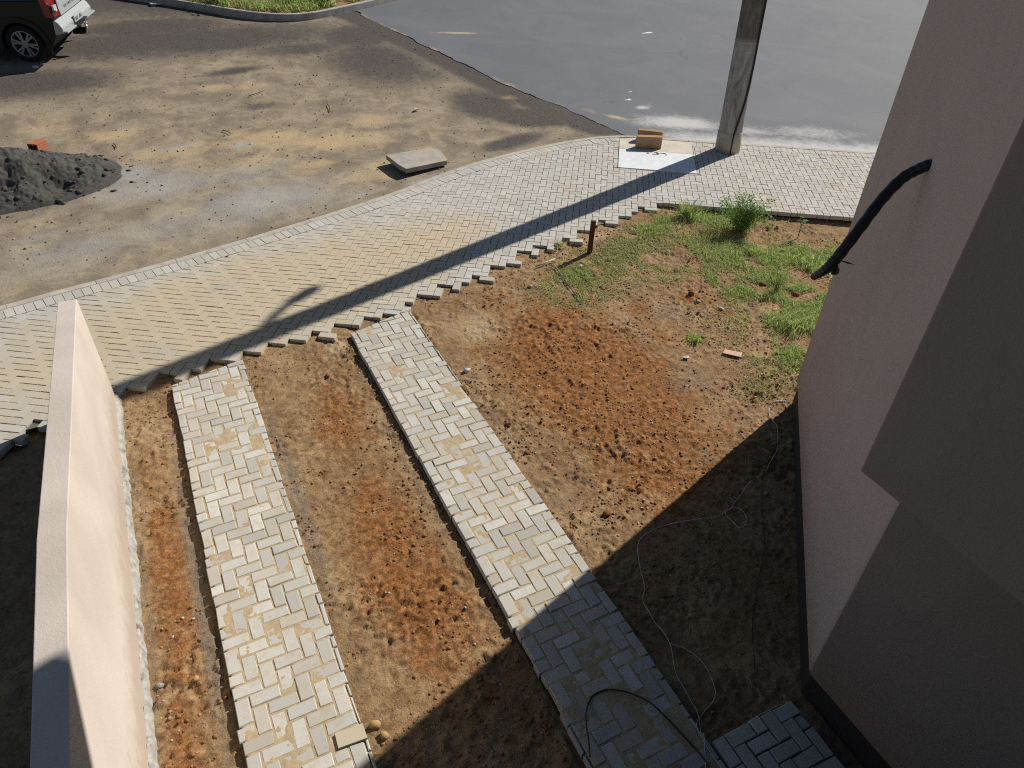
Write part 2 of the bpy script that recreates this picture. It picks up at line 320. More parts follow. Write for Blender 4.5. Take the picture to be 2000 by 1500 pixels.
# strip top ends (line through two points); strips span x0..x1
SL = dict(x0=-.475, x1=.27, a=(-.50, 6.80), b=(.30, 6.99)); SR = dict(x0=1.50, x1=2.30, a=(1.45, 6.99), b=(2.36, 7.24))

# ------------------------------------------------------------------ terrain, roads
X, Y, Fc = grid(-160, 160, -160, 200, 90, 100)
link('terrain', mesh_np('terrain', np.stack([X, Y, zr(Y)-.22-.02*fbm(X, Y, 6, 3)], 1), Fc, simple('far_ground', (.22, .17, .11), .95, .1, sc=.6), True), kind='structure')

# yard soil
NX, NY = 735, 625
X, Y, Fc = grid(-1.16, 10.6, -1.0, 9.0, NX, NY)
am = .22+2.1*sstep(.42, .62, fbm(X, Y, .55, 71, 3))*sstep(.36, .60, fbm(X, Y, .16, 77, 3))
rough = .026*(fbm(X, Y, 1.3, 1, 3)-.5)+.016*(fbm(X, Y, .4, 5, 3)-.5)+.014*np.abs(fbm(X, Y, .10, 9, 2, .7)-.5)*2+am*(.016*(fbm(X+.3*Y, Y-.3*X, .055, 44, 2, .8)-.5)+.011*(vnoise(X-.5*Y, Y+.5*X, .027, 4)-.5))
crum = sstep(.42, .66, fbm(X, Y, .7, 61, 3))
lump = crum*(np.maximum(0, vnoise(X, Y, .045, 33)-.58)*.050+np.maximum(0, vnoise(X, Y, .10, 35)-.66)*.05+.016*am*(vnoise(X+.7*Y, Y-.7*X, .034, 39)-.5))
Z = -.066+rough+lump
Z -= .055*sstep(6.6, 8.2, X)*sstep(5.2, 6.8, Y)
for s_ in (SL, SR):
    ins = (X > s_['x0']-.04) & (X < s_['x1']+.04) & (Y < 7.2)
    Z = np.where(ins, np.minimum(Z, -.07), Z)
    near = np.exp(-(np.maximum(s_['x0']-X, 0)/.10)**2)*(X < s_['x0'])
    Z += .010*near
dl = ylow(X)-Y; Z += .022*np.exp(-(np.maximum(dl, 0)/.16)**2)*(X < 7.0)
Z = np.where(dl < .12, np.minimum(Z, -.040), Z); Z = np.where(dl < -.30, -.115, Z)
red = blob(X, Y, [(3.7, 5.2, 1.15, 2.2, 8, 1.15), (3.5, 3.7, .8, .9, 0, .9), (.95, 3.6, .55, 1.7, 0, .95), (1.0, 5.6, .5, 1.1, 0, .75), (5.0, 5.6, .9, .7, 0, .6), (4.0, 6.3, .7, .5, 0, .8), (3.45, 3.6, .4, .6, 0, .7), (1.12, 3.9, .42, 1.3, 0, .62), (.75, 4.5, .35, 1.2, 0, .5), (1.1, 6.5, .4, .45, 0, .45), (-.76, 4.3, .22, 1.9, 0, .8), (-.82, 2.6, .22, 1.2, 0, .75), (4.98, 6.2, .3, .22, 0, .8), (5.83, 6.1, .35, .2, -40, .95), (5.95, 5.65, .25, .15, -20, .9), (5.1, 5.2, .6, .5, 0, .5), (1.06, 2.9, .4, .5, 0, .5), (7.9, 7.1, .6, .3, -30, .5)])
sand = blob(X, Y, [(2.95, 6.6, .55, .6, 0, .75), (2.55, 5.7, .35, .6, 0, .5), (.9, 5.2, .3, .3, 0, .4), (.62, 6.85, .3, .25, 0, .55), (1.3, 6.9, .22, .25, 0, .8), (-.7, 6.2, .25, .4, 0, .6), (2.5, 3.9, .3, .9, 0, .45), (3.9, 3.2, .4, .5, 0, .35), (5.5, 8.1, .9, .2, 14, .7), (4.4, 4.1, .5, .6, 0, .5), (.5, 3.1, .2, .8, 0, .4)])
grey = blob(X, Y, [(2.42, 4.6, .16, 2.2, 0, .55), (.36, 4.8, .12, 2.2, 0, .75), (-.56, 4.2, .10, 3.0, 0, .8), (1.38, 4.8, .13, 2.0, 0, .6), (4.7, 4.7, .5, .5, 0, .6), (5.3, 5.9, .6, .7, 0, .55), (7.9, 6.7, .4, .25, 0, .9), (4.0, 7.2, .5, .25, 10, .5), (-.93, 4.6, .07, 2.5, 0, .6), (6.6, 6.8, 1.2, .8, 0, .35)])
msk = np.stack([red, sand, grey, np.ones_like(red)], 1)
link('yard_soil', mesh_np('yard_soil', np.stack([X, Y, Z], 1), Fc, SOIL, True, colattr=msk), kind='structure')
def soil_z(x, y):
    i = int(round((x+1.16)/11.76*(NX-1))); j = int(round((y+1.0)/10.0*(NY-1)))
    i = min(max(i, 0), NX-1); j = min(max(j, 0), NY-1); return float(Z[j*NX+i])
X2, Y2, F2 = grid(-9, -1.17, -3, 7.6, 90, 120)
link('neighbour_soil', mesh_np('neighbour_soil', np.stack([X2, Y2, np.where(Y2 > ylow(X2)-.02, -.115, -.085+.05*(fbm(X2, Y2, .4, 2, 4)-.5))], 1), F2, SOIL, True, colattr=np.stack([.3+0*X2, 0*X2, .5+0*X2, 1+0*X2], 1)), kind='structure')

# road: worn dirt-covered surface, then newer asphalt sheet on top
ROADB = [(6.4, 60), (5.2, 30), (5.6, 23), (5.92, 21.03), (6.54, 18.91), (7.12, 17.01), (7.63, 15.15), (8.14, 13.68), (8.50, 12.41), (8.62, 11.60)]
def xb(y): yy = [p[1] for p in ROADB][::-1]; xx = [p[0] for p in ROADB][::-1]; return np.interp(y, yy, xx)
X, Y, Fc = grid(-14, 11, 5.0, 34, 210, 240)
ko_x, ko_y = KOUT[:, 0], KOUT[:, 1]
kx = np.interp(X, ko_x, ko_y)
keep = (Y[Fc] > kx[Fc]-.30).any(1)
Zr = zr(Y)-.004+.03*(fbm(X, Y, 1.6, 7, 4)-.5)*sstep(0, 1.2, Y-kx)+.012*(fbm(X, Y, .25, 8, 3)-.5)
Zr -= .008*sstep(-.3, .5, X-xb(Y))
dist = np.abs(X-xb(Y))
sandm = blob(X, Y, [(2.4, 13.3, 3.2, 1.2, 0, .55), (-2, 15.6, 2, .5, 0, .5), (1.55, 16.8, 1.3, .5, 5, .62), (.5, 13.95, 1.3, .35, 5, .75), (1.9, 14.1, 1.1, .5, -10, .85), (3.1, 13.5, 1.3, .7, -15, .85), (3.9, 14.2, .8, .5, 0, .7), (2.3, 12.6, 1.2, .5, 10, .7), (-.7, 14.9, .9, .4, 0, .7), (3.45, 11.9, .9, .6, 20, .85), (4.5, 12.6, .8, .5, 0, .6), (7.3, 14.6, .3, .2, 0, .6), (.2, 11.6, .8, .25, 15, .45), (-1.3, 10.0, 1.6, .2, 15, .4), (3.9, 21.0, 1.4, .3, 10, .3), (5.0, 15.0, 1, .5, 0, .3)])
palem = blob(X, Y, [(.5, 11.2, 4.2, 1.2, 15, .72), (-.2, 12.6, 1.5, 1.0, 0, .75), (1.2, 12.6, 2.5, .8, 10, .6), (-.45, 13.2, .5, .5, 0, .9), (-.1, 12.5, .45, .4, 30, .8), (.35, 14.1, .6, .22, 10, .7), (1.45, 13.85, .35, .2, 0, .8), (.7, 10.75, 1.1, .25, 14, .75), (-.4, 11.25, .8, .22, 14, .75), (-1.7, 11.4, .9, .3, 10, .6), (2.6, 13.0, .4, .15, 30, .6), (2.7, 11.0, 1.2, .12, 20, .7), (4.4, 11.45, .8, .12, 20, .7), (5.0, 14.4, .12, .08, 0, .9), (1.2, 12.2, .8, .3, 5, .5), (3.9, 11.2, .5, .15, 20, .85), (2.35, 12.0, .4, .2, 0, .5)])
darkm = np.maximum(.95*np.exp(-(dist/.75)**2)*sstep(11.5, 12.5, Y), blob(X, Y, [(7.3, 13.4, 1.1, .6, -20, .9), (6.3, 12.4, 1.1, .35, 15, .7), (3.8, 18.8, 2.2, .8, 0, .55), (1.9, 19.6, 2.2, .8, 0, .75), (.7, 21.2, 2.5, .9, 0, .75), (5.3, 19.4, 1.4, 1.2, 0, .7), (-2.0, 18.0, 2.5, 1.2, 0, .65), (2.0, 17.7, 1.0, .3, 10, .6), (6.0, 16.4, .9, .9, 0, .5), (3.4, 15.4, 1.0, .4, 0, .35), (-1.0, 16.6, 2.2, .7, 0, .3), (1.6, 10.35, 1.6, .16, 16, .5), (4.6, 24, 10, 3.5, 0, .76), (1, 20, 6, 1.6, 0, .66), (5.2, 17.5, 1.8, 2.4, 10, .62), (6.6, 14.4, 1.0, 1.2, 0, .7), (2.1, 15.6, .7, .3, 0, .5)]))
link('dirt_road', mesh_np('dirt_road', np.stack([X, Y, Zr], 1), Fc[keep], LOT, True, colattr=np.stack([sandm, palem, darkm, np.ones_like(X)], 1)), kind='structure')
# asphalt rows
rows = np.r_[np.linspace(-2, 8.9, 40), np.linspace(9.0, 26, 340), np.linspace(26.5, 60, 40)]
V = []; NCOL = 150
kr = KOUT[KOUT[:, 0] > 8.2]; ordr = np.argsort(kr[:, 1])
for y in rows:
    xk = np.interp(y, kr[ordr, 1], kr[ordr, 0]); x0 = (xk-.10) if y < 11.55 else float(xb(y))
    if y >= 11.55: x0 += .16*(float(fbm(np.array([y]), np.array([0.]), .6, 3, 4, .7)[0])-.5)*2
    c = np.linspace(0, 1, NCOL)**1.6; V.append(np.stack([x0+(46-x0)*c, np.full(NCOL, y), np.full(NCOL, float(zr(y))+.006)], 1))
V = np.concatenate(V); i = np.arange(len(V)).reshape(len(rows), NCOL)
Fa = np.stack([i[:-1, :-1], i[:-1, 1:], i[1:, 1:], i[1:, :-1]], -1).reshape(-1, 4)
X, Y = V[:, 0], V[:, 1]; V[:, 2] += .004*(fbm(X, Y, 1.0, 5, 3)-.5)
ed = X-xb(Y)
a_s = np.maximum(.50*np.exp(-(ed/.22)**2)*(Y > 12.6)*fbm(X, Y, .8, 14, 3)*1.6, blob(X, Y, [(8.0, 19.0, .8, .13, -18, .9), (7.5, 19.15, .5, .12, -10, .7), (9.0, 12.85, .6, .16, -50, .8), (8.6, 13.4, .3, .5, 10, .5), (9.3, 12.3, .6, .4, 0, .42)]))
kd = np.interp(X, KOUT[KOUT[:, 0] > 8.4][:, 0], KOUT[KOUT[:, 0] > 8.4][:, 1]); kdist = (Y-kd)*.84
a_p = np.maximum(.98*np.exp(-(np.maximum(kdist, 0)/.85)**2)*sstep(8.9, 9.6, X), blob(X, Y, [(10.1, 12.15, 1.0, .45, -33, .95), (9.6, 12.4, .6, .5, 0, .6), (9.9, 13.2, .25, .15, 0, .75), (11.2, 11.2, .9, .4, -33, .55), (12.4, 10.6, 1.2, .5, -33, .55)]))
a_w = blob(X, Y, [(13.2, 17.85, .35, .09, 10, .95), (12.9, 18.0, .12, .06, 10, .85), (13.55, 17.7, .3, .10, 0, .7), (10.15, 14.1, .16, .07, 0, .85), (9.85, 13.7, .25, .12, 0, .75), (9.9, 13.15, .2, .1, 0, .7), (10.0, 13.9, .25, .1, 0, .6)])
link('asphalt_road', mesh_np('asphalt_road', V, Fa, ASPH, True, colattr=np.stack([a_s, a_p, a_w, np.ones_like(X)], 1)), kind='structure')

# ------------------------------------------------------------------ paving
def clip(poly, p, n):        # keep the side where (q-p).n <= 0
    out = []
    for i in range(len(poly)):
        a, b = poly[i], poly[(i+1) % len(poly)]; da = (a-p)@n; db = (b-p)@n
        if da <= 0: out.append(a)
        if da*db < 0: out.append(a+(b-a)*da/(da-db))
    return out
def area(poly):
    P = np.array(poly); return .5*abs(np.dot(P[:, 0], np.roll(P[:, 1], -1))-np.dot(P[:, 1], np.roll(P[:, 0], -1))) if len(P) > 2 else 0
def herring(ang, origin, keep_fn, rngx, rngy, gap=.008):
    c, s = math.cos(R(ang)), math.sin(R(ang)); A = np.array([[c, -s], [s, c]]); w = .102; out = []
    for ix in range(*rngx):
        for iy in range(*rngy):
            k = (ix+iy) % 4
            if k == 0: a, b = (ix, iy), (ix+2, iy+1)
            elif k == 2: a, b = (ix, iy), (ix+1, iy+2)
            else: continue
            g = gap/2
            q = [(a[0]*w+g, a[1]*w+g), (b[0]*w-g, a[1]*w+g), (b[0]*w-g, b[1]*w-g), (a[0]*w+g, b[1]*w-g)]
            q = [A@np.array(p)+origin for p in q]; r = keep_fn(q)
            if r is not None and len(r) > 2 and area(r) > .0009: out.append(r)
    return out
def paver_geo(poly, zt, th=.062, ch=.005, tilt=(0, 0)):
    P = np.array(poly); cen = P.mean(0); n = len(P)
    ar = .5*(np.dot(P[:, 0], np.roll(P[:, 1], -1))-np.dot(P[:, 1], np.roll(P[:, 0], -1)))
    if ar < 0: P = P[::-1]
    e1 = P-np.roll(P, 1, 0); e1 /= np.linalg.norm(e1, axis=1)[:, None]+1e-9; e2 = np.roll(e1, -1, 0)
    n1 = np.stack([-e1[:, 1], e1[:, 0]], 1); n2 = np.stack([-e2[:, 1], e2[:, 0]], 1); d = n1+n2; d /= (1+np.sum(n1*n2, 1))[:, None]+.15
    T = P+d*ch; L = P-cen
    z = lambda Q, h: zt+h+(Q-cen)@np.array(tilt)
    V = np.concatenate([np.c_[T, z(T, 0)], np.c_[P, z(P, -ch)], np.c_[P, z(P, -th)]])
    Fq = [tuple(range(n))]+[(i, n+i, n+(i+1) % n, (i+1) % n) for i in range(n)]+[(n+i, 2*n+i, 2*n+(i+1) % n, n+(i+1) % n) for i in range(n)]
    return V, Fq, cen
def paver_objects(polys, zfun, mat, parent, name='paver', tiltamt=.008):
    for k, p in enumerate(polys):
        if mat is STRIP: p = [np.array(q)+rng.normal(0, .0022, 2) for q in p]
        V, Fq, cen = paver_geo(p, 0, ch=.006 if mat is STRIP else .0018, tilt=tuple(rng.normal(0, tiltamt, 2)))
        zt = zfun(cen); V = V-np.array([cen[0], cen[1], 0])
        n = len(V); t = float(np.clip(rng.normal(.5, .27), 0, 1)); wv = float(rng.random()**3)
        me = mesh_np(name, V, Fq, mat, attrs={'tint': np.full(n, t), 'warm': np.full(n, wv)})
        link(name, me, parent, (cen[0], cen[1], zt))
def paver_field(polys, zfun, mat, parent, name):
    VV = []; FF = []; T = []; Wm = []; b = 0
    for p in polys:
        V, Fq, cen = paver_geo(p, 0, ch=.0018, tilt=tuple(rng.normal(0, .006, 2))); V[:, 2] += zfun(cen)
        VV.append(V); FF += [tuple(b+i for i in f) for f in Fq]; b += len(V); t = float(np.clip(rng.normal(.5, .25), 0, 1)); T += [t]*len(V); Wm += [float(rng.random()**3)]*len(V)
    link(name, mesh_np(name, np.concatenate(VV), FF, mat, attrs={'tint': T, 'warm': Wm}), parent, kind='stuff')

sidewalk = bpy.data.objects.new('sidewalk', None); C.objects.link(sidewalk); sidewalk['kind'] = 'structure'; sidewalk['label'] = 'herringbone block sidewalk curving round the corner along the kerb'
BORD = .215
def strip_line_clip(q, s_, above):
    a = np.array(s_['a']); b = np.array(s_['b']); t = (b-a)/np.linalg.norm(b-a); n = np.array([-t[1], t[0]])
    return clip(q, a, -n if above else n)
PL_A, PL_B = np.array([7.29, 10.22]), np.array([8.46, 9.43])     # cover plate footprint
PU = (PL_B-PL_A)/np.linalg.norm(PL_B-PL_A); PVv = np.array([-PU[1], PU[0]])
PLATE_L, PLATE_D = np.linalg.norm(PL_B-PL_A), 1.75
ROWD = np.array([math.cos(R(-33.2)), math.sin(R(-33.2))])
def keep_side(q):
    c = np.mean(q, 0)
    if c[0] < -7 or c[0] > 14.5: return None
    yl = float(ylow(c[0]))
    if c[0] < 7.2:
        al = c@ROWD; aw = al+.55*float(vnoise(al, 0., .9, 9)); al2 = al+((math.floor(aw/.306)+.5)*.306-aw); yl = float(ylow(c[0]+(al2-al)*ROWD[0]))-(al2-al)*ROWD[1]*1.0+.16*(float(vnoise(al2*3.1, 0., .8, 6))-.5)
        if c[1] < yl: return None
    elif c[1] < yl-.2: return None
    d, kp, kn = side_of_kerb(*c)
    if d > .05: return None
    if d > -.5: q = clip(q, kp-kn*(BORD+.004), kn)
    if c[0] >= 7.2 and c[1] < yl+.3 and len(q) > 2:
        a = np.array([7.25, 8.60]); t = np.array([9.54-7.25, 7.11-8.60]); t /= np.linalg.norm(t); q = clip(q, a, np.array([t[1], -t[0]]))
    for s_ in (SL, SR):
        if len(q) > 2 and s_['x0']-.15 < c[0] < s_['x1']+.15 and c[1] < yl+.35: q = strip_line_clip(q, s_, True)
    # leave out the cover plate
    if len(q) > 2:
        rel = np.mean(q, 0)-PL_A; u_, v_ = rel@PU, rel@PVv
        if -.13 < u_ < PLATE_L+.13 and -.13 < v_ < PLATE_D+.2:
            sides = [(-u_, PL_A, PU), (u_-PLATE_L, PL_B, -PU), (-v_, PL_A, PVv)]
            sd = max(sides, key=lambda k: k[0])
            if sd[0] < -.13: return None
            q = clip(q, sd[1], sd[2])
    return q if len(q) > 2 else None
side = herring(-33.2, np.array([2.0, 8.6]), keep_side, (-150, 150), (-110, 110))
cp = np.array([0, 0, 4.72]); fv = np.array(F)
def inview(p):
    d = np.array([p[0], p[1], 0])-cp; z = d@fv; u_ = d@np.array(rr)/z; v_ = d@np.array(uu)/z
    return z > 0 and abs(u_) < .73 and abs(v_) < .55
def zside(c): return -.004+.006*float(vnoise(c[0], c[1], .6, 3))+float(rng.normal(0, .0018))
big = []; rest = []
for p in side:
    c = np.mean(p, 0)
    vis = inview(c) and not (c[0] < -1.15 and c[1] < 8.0 and False)
    big.append((area(p)/((c[0]**2+c[1]**2+22)**1.5) if vis else 0, p))
big.sort(key=lambda t: -t[0])
paver_objects([p for _, p in big[:300]], zside, PAVE, sidewalk, tiltamt=.01)
paver_field([p for _, p in big[300:]], zside, PAVE, sidewalk, 'paver_field')
# border course of header blocks along the kerb
bstep = .107; BI = resample(KIN, bstep); T = np.gradient(BI, axis=0); T /= np.linalg.norm(T, axis=1)[:, None]; Nn = np.stack([-T[:, 1], T[:, 0]], 1)
bord = []
for k in range(len(BI)-1):
    a, b = BI[k], BI[k+1]; mid = (a+b)/2
    if not (-5 < mid[0] < 14): continue
    rel = mid-Nn[k]*.1-PL_A
    if .03 < rel@PU < PLATE_L-.03 and rel@PVv > 0: continue
    t = (b-a)/np.linalg.norm(b-a); na, nb = Nn[k], Nn[k+1]
    bord.append([a-na*BORD+t*.003, b-nb*BORD-t*.003, b-nb*.006-t*.003, a-na*.006+t*.003])
paver_objects(bord, lambda c: float(rng.normal(.002, .002)), PAVE, sidewalk, 'border_paver', .008)
# bedding sand showing in the joints
X, Y, Fc = grid(-7.2, 14.6, 3.5, 11.9, 360, 170)
inside = (Y > ylow(X)+.06) & (Y < np.interp(X, KIN[:, 0], KIN[:, 1])-.0)
link('joint_sand', mesh_np('joint_sand', np.stack([X, Y, -.030+.010*(fbm(X, Y, .3, 6, 3)-.5)], 1), Fc[inside[Fc].all(1)], JOINT, True), sidewalk, kind='stuff')

# driveway strips
def make_strip(s_, label, ymin):
    st = bpy.data.objects.new('driveway_strip', None); C.objects.link(st); st['kind'] = 'structure'; st['label'] = label
    def kf(q):
        c = np.mean(q, 0)
        if c[1] < ymin or c[1] > 7.6: return None
        wob = .010*(float(vnoise(c[1], 0., .35, 5))-.5)*2
        for p, n in ((np.array([s_['x0']+wob, 0]), np.array([-1., 0])), (np.array([s_['x1']+wob, 0]), np.array([1., 0]))):
            q = clip(q, p, n)
            if len(q) < 3: return None
        q = strip_line_clip(q, s_, False)
        return q if len(q) > 2 else None
    P = herring(0.6, np.array([s_['x0']+.003, 3.0]), kf, (-12, 22), (-40, 44), .011)
    paver_objects(P, lambda c: .001+float(rng.normal(0, .0022)), STRIP, st, 'paver', .009)
    nx, ny = 90, 640
    X, Y, Fc = grid(s_['x0']+.012, s_['x1']-.012, ymin-.3, 7.22, nx, ny)
    a = np.array(s_['a']); b = np.array(s_['b']); top = a[1]+(X-a[0])*(b[1]-a[1])/(b[0]-a[0])-.02
    hz = -.0040+.009*np.maximum(0, fbm(X, Y, .42, 13, 5, .65)-.50)*2.0+.007*(fbm(X, Y, .05, 3, 3, .7)-.5)
    hz += .006*np.exp(-((Y-1.9)/.55)**2)*(1 if s_ is SR else 0)*fbm(X, Y, .3, 17, 3)
    hz = np.where(hz > .004, .004+(hz-.004)*.35, hz)-.03*np.exp(-((X-s_['x0'])/.02)**2)-.03*np.exp(-((s_['x1']-X)/.02)**2)
    link('spilled_sand', mesh_np('spilled_sand', np.stack([X, Y, hz], 1), Fc[(Y[Fc] < top[Fc]).all(1)], DSAND, True), st, kind='stuff')
    print('strip pavers', len(P))
make_strip(SL, 'narrow paved driveway strip beside the beige boundary wall', 2.0)
make_strip(SR, 'paved driveway strip running into the house shadow', 1.1)
path = bpy.data.objects.new('paved_path', None); C.objects.link(path); path['kind'] = 'structure'; path['label'] = 'small block-paved patch in deep shade beside the house wall'
def kp_(q):
    c = np.mean(q, 0)
    for p, n in ((np.array([2.315, 0]), np.array([-1., 0])), (np.array([3.0, 0]), np.array([1., 0])), (np.array([0, 1.39]), np.array([0, 1.])), (np.array([0, .35]), np.array([0, -1.]))):
        q = clip(q, p, n)
        if len(q) < 3: return None
    return q
paver_objects(herring(-1.0, np.array([2.315, 1.39]), kp_, (-12, 14), (-16, 12), .008), lambda c: -.005+float(rng.normal(0, .004)), STRIP, path, 'paver', .015)

# kerbs
def kerb_run(P, name, parent, zt, hgt, wid, step, mat, zf=None, lean=.0):
    P = resample(P, .05); O = offset_poly(P, wid); n = len(P); per = int(step/.05); k = 0
    while k+2 < n:
        e = min(k+per, n-1); idx = list(range(k, e, 3))+[e]; V = []; Fq = []
        for j in idx:
            sh = 0.004 if j == idx[0] else (-.004 if j == idx[-1] else 0)
            t = P[min(j+1, n-1)]-P[max(j-1, 0)]; t = t/np.linalg.norm(t)*sh
            i_, o_ = P[j]+t, O[j]+t; zb = 0 if zf is None else float(zf(i_[1])); c = .012
            d = (o_-i_)/wid
            V += [(*i_, zb+zt-hgt), (*i_, zb+zt-c), (*(i_+d*c), zb+zt), (*(o_-d*c), zb+zt), (*(o_+d*lean*.3), zb+zt-c), (*(o_+d*lean), zb+zt-hgt)]
        m = len(idx)
        for a in range(m-1): Fq += [(a*6+q, a*6+q+1, (a+1)*6+q+1, (a+1)*6+q) for q in range(5)]
        Fq += [tuple(range(6)), tuple((m-1)*6+q for q in range(6))[::-1]]
        link(name, mesh_np(name, V, Fq, mat), parent); k = e
kerb = bpy.data.objects.new('kerb', None); C.objects.link(kerb); kerb['kind'] = 'structure'; kerb['label'] = 'pale concrete kerb between the sidewalk and the road'
kerb_run(KIN[(KIN[:, 0] > -7) & (KIN[:, 0] < 16)], 'kerb_stone', kerb, .004, .30, .12, 1.0, KERB)

# ------------------------------------------------------------------ boundary wall
wall = thing('boundary_wall', 'low beige rendered boundary wall with a sloping top beside the driveway', 'wall', (-1.08, 3, 0))
prof = [(-.9, -.02), (6.80, -.05), (6.80, 1.185), (3.50, 1.482), (-.9, 1.44)]
mb = MB(); n = len(prof)
mb.add([(-1.155, y, z) for y, z in prof]+[(-1.0, y, z) for y, z in prof], [tuple(range(n)), tuple(range(n, 2*n))[::-1]]+[(i, n+i, n+(i+1) % n, (i+1) % n) for i in range(n)])
w_ = mb.build('rendered_panel', STUC, None, bevel=.006); w_.parent = wall; w_.matrix_parent_inverse = wall.matrix_basis.inverted()
def adopt(o, t): o.parent = t; o.matrix_parent_inverse = t.matrix_basis.inverted(); return o
X, Y, Fc = grid(0, 1, -.9, 6.80, 12, 620)   # rough mortar footing along the foot of the wall
prf = np.array([(-1.003, .06), (-.992, .05), (-.984, .035), (-.978, .01), (-.974, -.02), (-.970, -.05), (-.966, -.10)])
u_ = X*(len(prf)-1); px = np.interp(u_, range(len(prf)), prf[:, 0]); pz = np.interp(u_, range(len(prf)), prf[:, 1])
nz = fbm(Y, X*.12, .05, 3, 3, .7)-.5; n2 = fbm(Y, X*.1, .5, 8, 3)-.5
adopt(link('rough_footing', mesh_np('rough_footing', np.stack([px+.030*nz+.03*n2*X, Y, pz+.05*nz*(1-X)+.05*n2*(1-X)], 1), Fc, FOOT, False)), wall)

# ------------------------------------------------------------------ house
house = thing('house', 'beige rendered house with an angled corner wall and overhanging upper storey', 'house', (6, 0, 0))
plan = [(3.11, 1.41), (5.44, 3.95), (9.5, .95), (9.5, -6.5), (-1.7, -6.5), (-1.7, -1.0), (3.11, -1.0)]
adopt(MB().prism(plan, .235, 6.2).build('wall', STUC2, None, bevel=.012), house)
def inset(poly, d):
    P = np.array(poly); n = len(P); out = []
    for i in range(n):
        a, b, c = P[i-1], P[i], P[(i+1) % n]; e1 = (b-a)/np.linalg.norm(b-a); e2 = (c-b)/np.linalg.norm(c-b)
        n1 = np.array([-e1[1], e1[0]]); n2 = np.array([-e2[1], e2[0]]); s_ = -1
        q = (n1+n2)/(1+n1@n2); out.append(tuple(b+q*d*s_))
    return out
adopt(MB().prism(inset(plan, .03), -.35, .24).build('plinth', PLINTH, None), house)
adopt(MB().box((2.46, -1.0, 2.5), (3.6, 1.325, 6.198)).build('upper_storey_bay', TAUPE, None, bevel=.012), house)
adopt(MB().box((3.096, -.99, .24), (3.2, 1.395, 2.51)).build('dark_wall_panel', TAUPE, None, bevel=.004), house)  # thin panel carrying the darker tone over the lower side wall
e1 = np.array([5.44, 3.95]); dn = np.array([.8, -.6]); nn = np.array([.6, .8]); oA = np.array([-.737, .676])
OV = .26
eave = [tuple(np.array([3.11, 1.41])+oA*.75), tuple(e1+nn*OV+oA*.75), tuple(np.array([9.5, .95])+nn*OV+dn*.4), (9.9, -6.9), (-2.1, -6.9), (-2.1, -.85), (2.3, -.85)]
adopt(MB().prism(eave, 6.2, 6.38).build('roof_slab', STUC2, None, bevel=.01), house)

adopt(MB().box((-1.7, -1.02, 2.82), (2.459, .06, 3.0)).build('added_shade_slab', STUC2, None, bevel=.01), house)  # unseen slab below the camera, added to deepen the shade under it

# conduit stub sticking out of the angled wall
cond = thing('conduit_pipe', 'black flexible conduit drooping out of the angled house wall', 'pipe', (4.337, 2.747, 3.129))
pp = spline([(4.40, 2.69, 3.14), (4.337, 2.747, 3.129), (4.301, 2.797, 3.083), (4.242, 2.836, 3.017), (4.123, 2.84, 2.889), (3.971, 2.808, 2.741), (3.865, 2.81, 2.57), (3.835, 2.822, 2.50)], 7)
mb = MB(); mb.tube(pp, [.036+.002*math.sin(i*1.7) for i in range(len(pp))], 12); adopt(mb.build('pipe', BLACKP, None, True), cond)
tp = spline([(3.845, 2.818, 2.515), (3.826, 2.826, 2.483), (3.818, 2.862, 2.42), (3.849, 2.941, 2.337)], 6)
mb = MB(); mb.tube(tp, [.042-.020*(i/(len(tp)-1))+.004*math.sin(i*2.3) for i in range(len(tp))], 9)
mb.tube([(3.84, 2.80, 2.49), (3.90, 2.83, 2.43), (3.915, 2.85, 2.405)], [.020, .032, .018], 7); adopt(mb.build('tape_wrap', BLACKP, None, True), cond)
mb = MB(); mb.tube([(3.87, 2.80, 2.53), (3.93, 2.78, 2.51), (3.975, 2.765, 2.495)], [.003, .006, .002], 5); adopt(mb.build('loose_tape_end', BLACKP, None), cond)

# ------------------------------------------------------------------ utility pole with street lamp
PB = np.array([9.76, 10.2]); LEAN = np.array([-.030, .016])
def pc(z): return PB+LEAN*z
pole = thing('utility_pole', 'grey concrete utility pole with a black cable standing on the sidewalk corner', 'utility pole', (PB[0], PB[1], 0))
def prad(z): return .222-.0095*z
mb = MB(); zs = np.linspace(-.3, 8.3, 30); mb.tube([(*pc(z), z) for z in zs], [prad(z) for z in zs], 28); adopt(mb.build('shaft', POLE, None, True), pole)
mb = MB(); zs = [-.05, .2, .36, .372]; mb.tube([(*pc(z), z) for z in zs], [prad(0)+.010, prad(.2)+.010, prad(.36)+.010, prad(.36)+.002], 28); adopt(mb.build('base_sleeve', POLEB, None, True), pole)
mb = MB()
for zc in (1.93,): mb.tube([(*pc(zc-.012), zc-.012), (*pc(zc+.012), zc+.012)], [prad(zc)+.004]*2, 28)
adopt(mb.build('steel_band', simple('band', (.3, .29, .28), .5, .5, .6), None), pole)
va = math.atan2(-10.2, -9.76)                # towards the camera
mb = MB(); pts = []
for z, da in ((8.0, 1.15), (5, 1.15), (3.5, 1.13), (2.6, 1.10), (2.0, 1.04), (1.5, 1.0), (1.0, .82), (.6, .50), (.36, .33)):
    a = va+da; q = pc(z); r_ = prad(z)+.012; pts.append((q[0]+math.cos(a)*r_, q[1]+math.sin(a)*r_, z))
mb.tube(spline(pts, 5), .019, 8); adopt(mb.build('cable', BLACKP, None, True), pole)
mb = MB(); a = va+.31; mb.tube([(pc(z)[0]+math.cos(a)*(prad(z)+.012), pc(z)[1]+math.sin(a)*(prad(z)+.012), z) for z in (.36, .18, .0)], .013, 8); adopt(mb.build('cable_duct', BLACKP, None, True), pole)
arm = np.array([11.35, 11.42]); q7 = pc(7.0); dr = arm-q7
